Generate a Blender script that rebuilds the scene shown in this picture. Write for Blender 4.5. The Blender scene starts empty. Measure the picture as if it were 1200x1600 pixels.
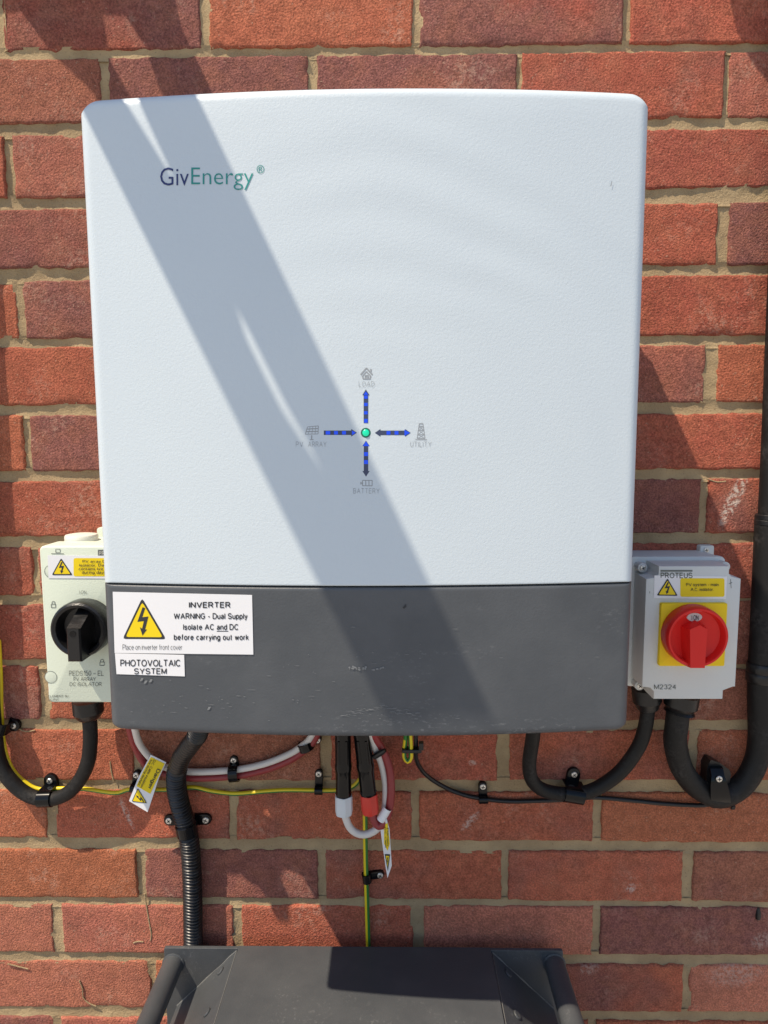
import bpy, math, random
from mathutils import Vector, Matrix, noise
random.seed(7)
R = math.radians
S = bpy.context.scene
C = S.collection

# ------------------------------------------------------------------ camera
F_PX, CW, CH = 1050.0, 1200, 1600          # focal length in photograph pixels
PITCH, YAW, ROLL, DIST = 0.108460669, 0.0157339, -0.00509120571, 0.771144646
CAM_Z = 1.5
def _rot():
    cp, sp, cy, sy, cr, sr = math.cos(PITCH), math.sin(PITCH), math.cos(YAW), math.sin(YAW), math.cos(ROLL), math.sin(ROLL)
    Ry = Matrix(((cy, 0, sy), (0, 1, 0), (-sy, 0, cy)))
    Rx = Matrix(((1, 0, 0), (0, cp, -sp), (0, sp, cp)))
    Rz = Matrix(((cr, -sr, 0), (sr, cr, 0), (0, 0, 1)))
    return Rz @ Rx @ Ry
ROT = _rot()
ROTT = ROT.transposed()
cam_d = bpy.data.cameras.new('camera')
cam = bpy.data.objects.new('camera', cam_d)
C.objects.link(cam)
_r, _d, _f = ROT[0], ROT[1], ROT[2]          # right, down, forward (x right, y down, z into wall)
_b = lambda v: Vector((v[0], v[2], -v[1]))
_m = Matrix((_b(_r), -_b(_d), -_b(_f))).transposed().to_4x4()
_m.translation = Vector((0, -DIST, CAM_Z))
cam.matrix_world = _m
cam_d.sensor_fit = 'VERTICAL'
cam_d.sensor_height = 24.0
cam_d.sensor_width = 18.0
cam_d.lens = F_PX / CH * 24.0
cam_d.clip_start = 0.02
cam_d.clip_end = 600
S.camera = cam
S.render.resolution_x, S.render.resolution_y = 768, 1024

# ------------------------------------------------------------------ sky, sun, exposure
SX, SZ = 1.45, 3.00                             # sunlight moves this far right / down per unit towards the wall
SUN_EL = math.atan2(SZ, math.hypot(SX, 1))
world = bpy.data.worlds.new('World')
S.world = world
world.use_nodes = True
wn = world.node_tree
sky = wn.nodes.new('ShaderNodeTexSky')
sky.sky_type = 'NISHITA'
sky.sun_disc = False
sky.sun_elevation = SUN_EL
sky.sun_rotation = R(225)
sky.air_density = 1.0
sky.dust_density = 0.8
sky.ozone_density = 1.6
bg = wn.nodes['Background']
wn.links.new(sky.outputs[0], bg.inputs[0])
bg.inputs[1].default_value = 0.12
sun_d = bpy.data.lights.new('sun', 'SUN')
sun_d.energy = 5.0
sun_d.angle = R(0.53)
sun_d.color = (1.0, 0.87, 0.69)
sun = bpy.data.objects.new('sun', sun_d)
C.objects.link(sun)
sun.rotation_euler = Vector((SX, 1, -SZ)).to_track_quat('-Z', 'Y').to_euler()
sun.location = (-3, -3, 6)
vs = S.view_settings
vs.view_transform = 'Standard'
vs.look = 'None'
vs.exposure = 0.25
vs.gamma = 1.0
vs.use_curve_mapping = False

# ------------------------------------------------------------------ picture point -> place in the world
def ray(px, py):
    v = ROTT @ Vector(((px - 600) / F_PX, (py - 800) / F_PX, 1.0))
    return Vector((v[0], v[2], -v[1]))
def W(px, py, d=0.0):
    """point at distance d in front of the wall face"""
    r = ray(px, py)
    t = (DIST - d) / r.y
    return Vector((r.x * t, -d, CAM_Z + r.z * t))
def WZ(px, py, z):
    r = ray(px, py)
    t = (z - CAM_Z) / r.z
    return Vector((r.x * t, -DIST + r.y * t, z))
def PX(d):                                    # metres per photograph pixel at depth d (near the middle)
    return (DIST - d) / F_PX

# ------------------------------------------------------------------ materials
def new_mat(name):
    m = bpy.data.materials.new(name)
    m.use_nodes = True
    nt = m.node_tree
    return m, nt, nt.nodes['Principled BSDF']
def N(nt, t, **kw):
    n = nt.nodes.new(t)
    for k, v in kw.items():
        if k in n.inputs.keys():
            n.inputs[k].default_value = v
        else:
            setattr(n, k, v)
    return n
def L(nt, a, b):
    nt.links.new(a, b)
def math_n(nt, op, a, b=None, clamp=False):
    n = nt.nodes.new('ShaderNodeMath')
    n.operation = op
    n.use_clamp = clamp
    for i, v in enumerate((a, b)):
        if v is None: continue
        if isinstance(v, (int, float)): n.inputs[i].default_value = v
        else: nt.links.new(v, n.inputs[i])
    return n.outputs[0]
def ramp(nt, fac, a, b, lo=0.0, hi=1.0):
    n = nt.nodes.new('ShaderNodeMapRange')
    n.interpolation_type = 'SMOOTHSTEP'
    nt.links.new(fac, n.inputs['Value'])
    n.inputs['From Min'].default_value = a
    n.inputs['From Max'].default_value = b
    n.inputs['To Min'].default_value = lo
    n.inputs['To Max'].default_value = hi
    return n.outputs[0]
def mix(nt, fac, a, b, blend='MIX'):
    n = nt.nodes.new('ShaderNodeMix')
    n.data_type = 'RGBA'
    n.blend_type = blend
    for idx, v in ((0, fac), (6, a), (7, b)):
        if isinstance(v, (int, float)): n.inputs[idx].default_value = v
        elif isinstance(v, tuple): n.inputs[idx].default_value = v if len(v) == 4 else v + (1,)
        else: nt.links.new(v, n.inputs[idx])
    return n.outputs[2]
def tex(nt, vec, scale, detail=2.0, rough=0.5, dist=0.0):
    n = N(nt, 'ShaderNodeTexNoise')
    n.inputs['Scale'].default_value = scale
    n.inputs['Detail'].default_value = detail
    n.inputs['Roughness'].default_value = rough
    n.inputs['Distortion'].default_value = dist
    nt.links.new(vec, n.inputs['Vector'])
    return n.outputs['Fac']
def bump(nt, bsdf, h, dist, strength=1.0):
    b = N(nt, 'ShaderNodeBump')
    b.inputs['Distance'].default_value = dist
    b.inputs['Strength'].default_value = strength
    nt.links.new(h, b.inputs['Height'])
    nt.links.new(b.outputs[0], bsdf.inputs['Normal'])
def setb(b, col=None, rough=None, spec=None, metal=None):
    if col is not None: b.inputs['Base Color'].default_value = tuple(col) + (1,)
    if rough is not None: b.inputs['Roughness'].default_value = rough
    if spec is not None: b.inputs['Specular IOR Level'].default_value = spec
    if metal is not None: b.inputs['Metallic'].default_value = metal
def smear_mask(nt, pos, px, py, lenpx, widpx, ang, seed):
    """soft streak of dust lying on a surface near a point of the wall"""
    c = W(px, py)
    sep = N(nt, 'ShaderNodeSeparateXYZ'); L(nt, pos, sep.inputs[0])
    dx = math_n(nt, 'SUBTRACT', sep.outputs[0], c.x)
    dz = math_n(nt, 'SUBTRACT', sep.outputs[2], c.z)
    ca, sa = math.cos(ang), math.sin(ang)
    u = math_n(nt, 'ADD', math_n(nt, 'MULTIPLY', dx, ca), math_n(nt, 'MULTIPLY', dz, sa))
    v = math_n(nt, 'SUBTRACT', math_n(nt, 'MULTIPLY', dz, ca), math_n(nt, 'MULTIPLY', dx, sa))
    k = PX(0)
    u = math_n(nt, 'POWER', math_n(nt, 'ABSOLUTE', math_n(nt, 'DIVIDE', u, lenpx * k)), 2.0)
    v = math_n(nt, 'POWER', math_n(nt, 'ABSOLUTE', math_n(nt, 'DIVIDE', v, widpx * k)), 2.0)
    r = math_n(nt, 'ADD', u, v)
    base = ramp(nt, r, 1.0, 0.1)
    n = tex(nt, pos, 220, 4, 0.7)
    return math_n(nt, 'MULTIPLY', base, ramp(nt, n, 0.42, 0.60))

def brick_material():
    m, nt, b = new_mat('fired clay brick')
    oi = N(nt, 'ShaderNodeObjectInfo')
    geo = N(nt, 'ShaderNodeNewGeometry')
    off = N(nt, 'ShaderNodeVectorMath', operation='SCALE')
    cmb = N(nt, 'ShaderNodeCombineXYZ')
    L(nt, oi.outputs['Random'], cmb.inputs[1])
    L(nt, cmb.outputs[0], off.inputs[0]); off.inputs['Scale'].default_value = 9.0
    add = N(nt, 'ShaderNodeVectorMath', operation='ADD')
    L(nt, geo.outputs['Position'], add.inputs[0]); L(nt, off.outputs[0], add.inputs[1])
    p = add.outputs[0]
    big = tex(nt, p, 7, 3, 0.55)
    mid = tex(nt, p, 38, 4, 0.6)
    fine = tex(nt, p, 520, 3, 0.65)
    sp = tex(nt, p, 170, 4, 0.7)
    # burnt purple patches, amount per brick in the alpha of the object colour
    thr = math_n(nt, 'SUBTRACT', 1.05, oi.outputs['Alpha'])
    pm = ramp(nt, math_n(nt, 'SUBTRACT', math_n(nt, 'ADD', big, math_n(nt, 'MULTIPLY', mid, 0.25)), thr), -0.10, 0.16)
    col = mix(nt, pm, oi.outputs['Color'], (0.27, 0.108, 0.092))
    col = mix(nt, ramp(nt, mid, 0.35, 0.72, 0.0, 0.28), col, (0.52, 0.20, 0.105))
    dark = ramp(nt, tex(nt, p, 85, 5, 0.65), 0.34, 0.62, 0.84, 1.05)
    hv = N(nt, 'ShaderNodeHueSaturation'); L(nt, dark, hv.inputs['Value']); L(nt, col, hv.inputs['Color'])
    col = hv.outputs[0]
    gr = N(nt, 'ShaderNodeHueSaturation'); L(nt, ramp(nt, fine, 0.30, 0.70, 0.66, 1.28), gr.inputs['Value']); L(nt, col, gr.inputs['Color'])
    col = gr.outputs[0]
    # pale salts and sand grains
    salt = math_n(nt, 'MULTIPLY', ramp(nt, tex(nt, p, 17, 3, 0.6), 0.53, 0.74), ramp(nt, sp, 0.44, 0.64))
    col = mix(nt, math_n(nt, 'MULTIPLY', salt, 0.42), col, (0.56, 0.38, 0.29))
    grains = ramp(nt, tex(nt, p, 330, 2, 0.5), 0.66, 0.73, 0.0, 0.42)
    col = mix(nt, grains, col, (0.58, 0.40, 0.29))
    pos = geo.outputs['Position']
    for a in ((1146, 780, 56, 13, 1.15, 1), (198, 1272, 34, 6, -1.2, 2), (735, 1282, 26, 8, 0.8, 3), (738, 1192, 9, 6, 0, 4), (985, 1388, 12, 9, 1, 5), (920, 1512, 22, 14, 0.2, 7), (1190, 1470, 22, 18, 0.6, 8), (1150, 1520, 60, 30, 0.2, 9)):
        col = mix(nt, math_n(nt, 'MULTIPLY', smear_mask(nt, pos, *a), 1.0 if a[5] == 1 else 0.75 if a[5] < 6 else 0.4), col, (0.66, 0.53, 0.46))
    L(nt, col, b.inputs['Base Color'])
    setb(b, rough=0.92, spec=0.2)
    vor = N(nt, 'ShaderNodeTexVoronoi'); vor.inputs['Scale'].default_value = 420
    L(nt, p, vor.inputs['Vector'])
    h = math_n(nt, 'ADD', math_n(nt, 'MULTIPLY', tex(nt, p, 500, 4, 0.7, 0.1), 1.0), math_n(nt, 'MULTIPLY', vor.outputs['Distance'], 0.35))
    bump(nt, b, h, 0.0035, 0.85)
    return m
def mortar_material():
    m, nt, b = new_mat('lime coloured mortar')
    geo = N(nt, 'ShaderNodeNewGeometry'); p = geo.outputs['Position']
    n1 = tex(nt, p, 16, 4, 0.6); n2 = tex(nt, p, 420, 3, 0.7)
    col = mix(nt, ramp(nt, n1, 0.3, 0.7), (0.33, 0.24, 0.140), (0.46, 0.345, 0.200))
    col = mix(nt, ramp(nt, n2, 0.42, 0.30, 0, 0.45), col, (0.13, 0.10, 0.065))
    col = mix(nt, ramp(nt, n2, 0.64, 0.74, 0, 0.4), col, (0.62, 0.53, 0.38))
    L(nt, col, b.inputs['Base Color']); setb(b, rough=0.95, spec=0.15)
    bump(nt, b, tex(nt, p, 380, 4, 0.7), 0.002, 0.9)
    return m
def plastic(name, col, rough=0.45, grain=0.0, gscale=400, spec=0.45, dirt=0.0, dirtcol=(0.35, 0.33, 0.3)):
    m, nt, b = new_mat(name)
    setb(b, col, rough, spec)
    geo = N(nt, 'ShaderNodeNewGeometry'); p = geo.outputs['Position']
    if dirt:
        a = ramp(nt, tex(nt, p, 30, 5, 0.65), 0.45, 0.75)
        c = math_n(nt, 'MULTIPLY', a, dirt)
        g = ramp(nt, tex(nt, p, 260, 3, 0.6), 0.35, 0.65)
        c = math_n(nt, 'MULTIPLY', c, g)
        L(nt, mix(nt, c, tuple(col), dirtcol), b.inputs['Base Color'])
        L(nt, ramp(nt, a, 0, 1, rough, min(1, rough + 0.2)), b.inputs['Roughness'])
    if grain:
        bump(nt, b, tex(nt, p, gscale, 3, 0.55, 0.4), grain, 0.8)
    return m
def paint(name, col, rough=0.5):
    m, nt, b = new_mat(name); setb(b, col, rough, 0.3); return m
def metal(name, col, rough=0.35):
    m, nt, b = new_mat(name); setb(b, col, rough, 0.5, 1.0)
    geo = N(nt, 'ShaderNodeNewGeometry')
    bump(nt, b, tex(nt, geo.outputs['Position'], 500, 2), 0.0005, 0.5)
    return m
def glow(name, col, strength, base):
    m, nt, b = new_mat(name); setb(b, base, 0.3, 0.5)
    b.inputs['Emission Color'].default_value = tuple(col) + (1,)
    b.inputs['Emission Strength'].default_value = strength
    return m
def dusty_grey(name, base, dust, amount, stretch=(1, 1, 1), scale=1.0, rough=0.45, wisps=()):
    m, nt, b = new_mat(name)
    geo = N(nt, 'ShaderNodeNewGeometry'); p = geo.outputs['Position']
    mp = N(nt, 'ShaderNodeMapping'); mp.inputs['Scale'].default_value = stretch; L(nt, p, mp.inputs[0])
    big = tex(nt, mp.outputs[0], 7 * scale, 4, 0.6)
    sm = tex(nt, mp.outputs[0], 160 * scale, 4, 0.7)
    cl = math_n(nt, 'MULTIPLY', ramp(nt, big, 0.50, 0.72), ramp(nt, sm, 0.54, 0.68))
    haze = ramp(nt, tex(nt, p, 11, 4, 0.65), 0.35, 0.7, 0.0, 0.07)
    f = math_n(nt, 'ADD', math_n(nt, 'MULTIPLY', cl, amount), haze, True)
    for w in wisps:
        f = math_n(nt, 'ADD', f, math_n(nt, 'MULTIPLY', smear_mask(nt, p, *w), 0.35), True)
    L(nt, mix(nt, f, tuple(base), tuple(dust)), b.inputs['Base Color'])
    L(nt, ramp(nt, f, 0, 0.6, rough, 0.75), b.inputs['Roughness'])
    b.inputs['Specular IOR Level'].default_value = 0.4
    bump(nt, b, tex(nt, p, 480, 3, 0.55, 0.2), 0.00028, 0.7)
    return m
M = {}
M['brick'] = brick_material()
M['mortar'] = mortar_material()
def WFLAT(px, py): return W(px, py, 0.215)
def white_cover_material():
    m, nt, b = new_mat('white powder coat')
    geo = N(nt, 'ShaderNodeNewGeometry'); p = geo.outputs['Position']
    setb(b, (0.62, 0.685, 0.72), 0.42, 0.45)
    L(nt, mix(nt, ramp(nt, tex(nt, p, 5, 3, 0.5), 0.3, 0.7, 0, 1), (0.56, 0.635, 0.695), (0.585, 0.66, 0.715)), b.inputs['Base Color'])
    # fine leather grain, plus concentric ripples shaped to imitate bands of reflected light
    c = WFLAT(545, 880)
    sep = N(nt, 'ShaderNodeSeparateXYZ'); L(nt, p, sep.inputs[0])
    dx = math_n(nt, 'SUBTRACT', sep.outputs[0], c.x); dz = math_n(nt, 'SUBTRACT', sep.outputs[2], c.z)
    r_ = math_n(nt, 'SQRT', math_n(nt, 'ADD', math_n(nt, 'MULTIPLY', dx, dx), math_n(nt, 'MULTIPLY', dz, dz)))
    r_ = math_n(nt, 'ADD', r_, math_n(nt, 'MULTIPLY', tex(nt, p, 4, 2, 0.5), 0.05))
    wave = math_n(nt, 'SINE', math_n(nt, 'MULTIPLY', r_, 2 * math.pi / 0.040))
    mask = math_n(nt, 'MULTIPLY', ramp(nt, r_, 0.17, 0.30), ramp(nt, tex(nt, p, 6, 2, 0.5), 0.38, 0.66))
    mask = math_n(nt, 'MULTIPLY', mask, ramp(nt, dx, -0.10, 0.06))
    h = math_n(nt, 'ADD', math_n(nt, 'MULTIPLY', tex(nt, p, 470, 2, 0.5, 0.6), 0.00015), math_n(nt, 'MULTIPLY', math_n(nt, 'MULTIPLY', wave, mask), 0.00022))
    bump(nt, b, h, 1.0, 1.0)
    return m
M['white_cover'] = white_cover_material()
M['grey_cover'] = dusty_grey('charcoal powder coat', (0.066, 0.074, 0.085), (0.34, 0.35, 0.36), 0.30, (1, 1, 2.2), 1.0, 0.42)
M['battery'] = dusty_grey('black powder coated steel', (0.055, 0.060, 0.066), (0.30, 0.30, 0.295), 0.34, (1, 1, 1), 1.6, 0.42)
M['chassis'] = plastic('grey chassis metal', (0.20, 0.21, 0.22), 0.5)
M['cream'] = plastic('pale green grey plastic', (0.63, 0.69, 0.58), 0.42, 0.0003, 600)
M['cream_light'] = plastic('off white plastic', (0.70, 0.69, 0.62), 0.45)
M['box_grey'] = plastic('light grey plastic', (0.60, 0.62, 0.61), 0.42, 0.0003, 600, dirt=0.06)
M['black'] = plastic('black plastic', (0.009, 0.009, 0.010), 0.30, 0.0003, 500, dirt=0.08, dirtcol=(0.10, 0.095, 0.09))
M['black_gloss'] = plastic('glossy black plastic', (0.004, 0.004, 0.005), 0.14, 0.0, 300, spec=0.3)
M['conduit'] = plastic('black flexible conduit', (0.010, 0.0095, 0.0095), 0.55, 0.0004, 350, spec=0.28, dirt=0.28, dirtcol=(0.12, 0.11, 0.105))
M['ribbed'] = plastic('ribbed black conduit', (0.011, 0.010, 0.010), 0.34, 0.0, 350, spec=0.5, dirt=0.25, dirtcol=(0.10, 0.09, 0.085))
M['red'] = plastic('red plastic', (0.72, 0.022, 0.018), 0.38, spec=0.3)
M['yellow_plate'] = plastic('yellow plastic', (0.86, 0.60, 0.008), 0.45, spec=0.3)
M['sticker'] = paint('white label film', (0.76, 0.77, 0.80), 0.35)
M['yellow'] = paint('yellow print', (0.80, 0.60, 0.012), 0.4)
M['ink'] = paint('dark print', (0.035, 0.037, 0.042), 0.5)
M['ink_grey'] = paint('grey print', (0.31, 0.335, 0.36), 0.5)
M['ink_box'] = paint('soft grey print', (0.14, 0.155, 0.145), 0.5)
M['navy'] = paint('navy print', (0.030, 0.045, 0.155), 0.45)
M['teal'] = paint('teal print', (0.035, 0.275, 0.255), 0.45)
M['arrow'] = plastic('smoked arrow window', (0.045, 0.060, 0.125), 0.3)
M['blue_led'] = glow('blue light', (0.0, 0.07, 0.9), 0.55, (0.005, 0.03, 0.30))
M['green_led'] = glow('green light', (0.0, 0.85, 0.45), 0.55, (0.01, 0.30, 0.18))
M['green_ring'] = paint('dark green ring', (0.02, 0.16, 0.11), 0.3)
M['steel'] = metal('zinc screw', (0.70, 0.69, 0.66), 0.42)
M['white_cable'] = plastic('white cable sheath', (0.66, 0.63, 0.60), 0.4, dirt=0.15)
M['red_cable'] = plastic('dark red cable sheath', (0.27, 0.030, 0.034), 0.4, dirt=0.12)
M['earth_yellow'] = plastic('yellow wire sheath', (0.72, 0.56, 0.015), 0.4)
M['earth_green'] = plastic('green wire sheath', (0.03, 0.18, 0.035), 0.4)
M['cap_white'] = plastic('white connector cap', (0.62, 0.66, 0.70), 0.35)
M['cap_red'] = plastic('red connector cap', (0.62, 0.035, 0.022), 0.35)
M['timber'] = plastic('weathered timber', (0.24, 0.17, 0.11), 0.8, 0.001, 120)

# ------------------------------------------------------------------ mesh helpers
class MB:
    def __init__(s): s.v, s.f, s.m = [], [], []
    def add(s, vs_, fs, mi=0):
        o = len(s.v)
        s.v += [tuple(x) for x in vs_]
        for f in fs:
            s.f.append(tuple(i + o for i in f)); s.m.append(mi)
    def box(s, x0, x1, y0, y1, z0, z1, mi=0, bev=0.0):
        if bev <= 0:
            s.add([(x0,y0,z0),(x1,y0,z0),(x1,y1,z0),(x0,y1,z0),(x0,y0,z1),(x1,y0,z1),(x1,y1,z1),(x0,y1,z1)],
                  [(0,3,2,1),(4,5,6,7),(0,1,5,4),(1,2,6,5),(2,3,7,6),(3,0,4,7)], mi)
        else:
            s.prism(rrect(x0, x1, z0, z1, bev, 3), -y1, -y0, mi, bev)
    def prism(s, poly, d0, d1, mi=0, bev=0.0, nb=2, mi_side=None):
        """outline [(x,z)] (anticlockwise seen from the front) from depth d0 (wall side) to d1 (front)"""
        n = len(poly)
        ms = mi if mi_side is None else mi_side
        rings = [(0.0, d0)]
        if bev > 0:
            for k in range(nb + 1):
                a = math.pi / 2 * k / nb
                rings.append((bev * (1 - math.cos(a)), d1 - bev + bev * math.sin(a)))
        else:
            rings.append((0.0, d1))
        base = len(s.v)
        for ins, d in rings:
            q = inset(poly, ins) if ins > 0 else poly
            s.v += [(x, -d, z) for x, z in q]
        for r in range(len(rings) - 1):
            for i in range(n):
                j = (i + 1) % n
                a = base + r * n
                s.f.append((a + i, a + j, a + n + j, a + n + i)); s.m.append(ms)
        s.f.append(tuple(base + (len(rings) - 1) * n + i for i in range(n))); s.m.append(mi)
        s.f.append(tuple(base + i for i in reversed(range(n)))); s.m.append(ms)
    def tube(s, pts, rad, seg=12, mi=0, caps=True, mfun=None, spow=None):
        n = len(pts)
        tans = []
        for i in range(n):
            t = (pts[min(i + 1, n - 1)] - pts[max(i - 1, 0)])
            tans.append(t.normalized())
        up = Vector((0, -1, 0))
        if abs(tans[0].dot(up)) > 0.95: up = Vector((1, 0, 0))
        nrm = (up - tans[0] * up.dot(tans[0])).normalized()
        base = len(s.v)
        arc = 0.0
        for i in range(n):
            if i:
                arc += (pts[i] - pts[i - 1]).length
                nrm = (nrm - tans[i] * nrm.dot(tans[i])).normalized()
            bi = tans[i].cross(nrm)
            r = rad(i, arc) if callable(rad) else rad
            for k in range(seg):
                a = 2 * math.pi * k / seg
                s.v.append(tuple(pts[i] + nrm * (math.cos(a) * r) + bi * (math.sin(a) * r)))
        for i in range(n - 1):
            for k in range(seg):
                j = (k + 1) % seg
                a = base + i * seg
                s.f.append((a + k, a + j, a + seg + j, a + seg + k))
                s.m.append(mfun(i, k) if mfun else mi)
        if caps:
            s.f.append(tuple(base + k for k in reversed(range(seg)))); s.m.append(mi)
            s.f.append(tuple(base + (n - 1) * seg + k for k in range(seg))); s.m.append(mi)
    def lathe(s, c, axis, prof, seg=28, mi=0):
        """profile [(radius, height)] turned about the axis through c"""
        axis = axis.normalized()
        u = axis.orthogonal().normalized(); w = axis.cross(u)
        base = len(s.v)
        for r, h in prof:
            for k in range(seg):
                a = 2 * math.pi * k / seg
                s.v.append(tuple(c + axis * h + (u * math.cos(a) + w * math.sin(a)) * max(r, 1e-5)))
        for i in range(len(prof) - 1):
            for k in range(seg):
                j = (k + 1) % seg
                a = base + i * seg
                s.f.append((a + k, a + j, a + seg + j, a + seg + k)); s.m.append(mi)
        s.f.append(tuple(base + (len(prof) - 1) * seg + k for k in range(seg))); s.m.append(mi)
        s.f.append(tuple(base + k for k in reversed(range(seg)))); s.m.append(mi)
    def build(s, name, mats, parent=None, smooth=False, angle=35):
        me = bpy.data.meshes.new(name)
        me.from_pydata(s.v, [], s.f)
        mats = mats if isinstance(mats, (list, tuple)) else [mats]
        for m in mats: me.materials.append(M[m])
        me.polygons.foreach_set('material_index', s.m)
        if smooth:
            me.polygons.foreach_set('use_smooth', [True] * len(me.polygons))
            me.set_sharp_from_angle(angle=R(angle))
        me.update()
        o = bpy.data.objects.new(name, me)
        C.objects.link(o)
        attach(o, parent)
        return o
ROOTLOC = {}
def attach(o, parent):
    if parent is None: return
    o.parent = parent
    if parent.name in ROOTLOC:
        o.matrix_parent_inverse = Matrix.Translation(-ROOTLOC[parent.name])
def thing(name, label, cat, loc, group=None):
    o = bpy.data.objects.new(name, None)
    o.empty_display_size = 0.03
    C.objects.link(o)
    o.location = loc
    ROOTLOC[o.name] = Vector(loc)
    tag(o, label, cat, group)
    return o
def tag(o, label, cat, group=None):
    o['label'] = label; o['category'] = cat
    if group: o['group'] = group
    return o
def rebase(o, loc):
    """move a one-mesh thing's origin to its base"""
    loc = Vector(loc)
    o.data.transform(Matrix.Translation(-loc)); o.location = loc
    return o
def rrect(x0, x1, z0, z1, r, n=4):
    p = []
    for cx, cz, a0 in ((x1 - r, z0 + r, -90), (x1 - r, z1 - r, 0), (x0 + r, z1 - r, 90), (x0 + r, z0 + r, 180)):
        for k in range(n + 1):
            a = R(a0 + 90 * k / n)
            p.append((cx + r * math.cos(a), cz + r * math.sin(a)))
    return p
def circle(cx, cz, r, n=24):
    return [(cx + r * math.cos(2 * math.pi * k / n), cz + r * math.sin(2 * math.pi * k / n)) for k in range(n)]
def inset(poly, d):
    n = len(poly); out = []
    for i in range(n):
        p0, p1, p2 = (Vector(poly[(i + k) % n]) for k in (-1, 0, 1))
        e1 = (p1 - p0); e2 = (p2 - p1)
        if e1.length < 1e-9 or e2.length < 1e-9: out.append(tuple(p1)); continue
        n1 = Vector((-e1.y, e1.x)).normalized(); n2 = Vector((-e2.y, e2.x)).normalized()
        b = n1 + n2
        b = b / max(0.35, b.dot(b) / 2) if b.length > 1e-6 else n1
        out.append((p1.x + b.x * d, p1.y + b.y * d))
    return out
def spline(pts, step=0.004):
    """Catmull-Rom through the points, resampled"""
    P = [pts[0] * 2 - pts[1]] + list(pts) + [pts[-1] * 2 - pts[-2]]
    out = []
    for i in range(1, len(P) - 2):
        a, b, c, d = P[i - 1], P[i], P[i + 1], P[i + 2]
        n = max(2, int((c - b).length / step))
        for k in range(n):
            t = k / n
            out.append(0.5 * ((2 * b) + (c - a) * t + (2 * a - 5 * b + 4 * c - d) * t * t + (3 * b - a - 3 * c + d) * t ** 3))
    out.append(P[-2].copy())
    return out
def path(lst, d=0.02, step=0.004):
    return spline([W(p[0], p[1], p[2] if len(p) > 2 else d) for p in lst], step)
def flat(d):
    return lambda px, py: W(px, py, d)
def flat_print(parent, name, polys, surf, mats):
    """polys: [(px polygon, material index)] laid on a surface"""
    mb = MB()
    for poly, mi in polys:
        pts = [surf(x, y) for x, y in poly]
        nrm = Vector((0, 0, 0))
        for i in range(len(pts)):
            a, b = pts[i], pts[(i + 1) % len(pts)]
            nrm += a.cross(b)
        if nrm.y > 0: pts.reverse()
        o = Vector((0, -0.00012 * (mi + 1), 0))
        mb.add([p + o for p in pts], [tuple(range(len(pts)))], mi)
    return mb.build(name, mats, parent)
FONT_CACHE = {}
def text_mesh(s, offset=0.0, spacing=1.0):
    key = (s, offset, spacing)
    if key not in FONT_CACHE:
        cu = bpy.data.curves.new('t', 'FONT'); cu.body = s; cu.size = 1.0; cu.resolution_u = 3
        cu.offset = offset; cu.space_character = spacing; cu.fill_mode = 'FRONT'
        ob = bpy.data.objects.new('t', cu); C.objects.link(ob)
        bpy.context.view_layer.update()
        me = ob.evaluated_get(bpy.context.evaluated_depsgraph_get()).to_mesh()
        v = [tuple(x.co) for x in me.vertices]; f = [tuple(p.vertices) for p in me.polygons]
        bpy.data.objects.remove(ob); bpy.data.curves.remove(cu)
        FONT_CACHE[key] = (v, f)
    return FONT_CACHE[key]
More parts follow.
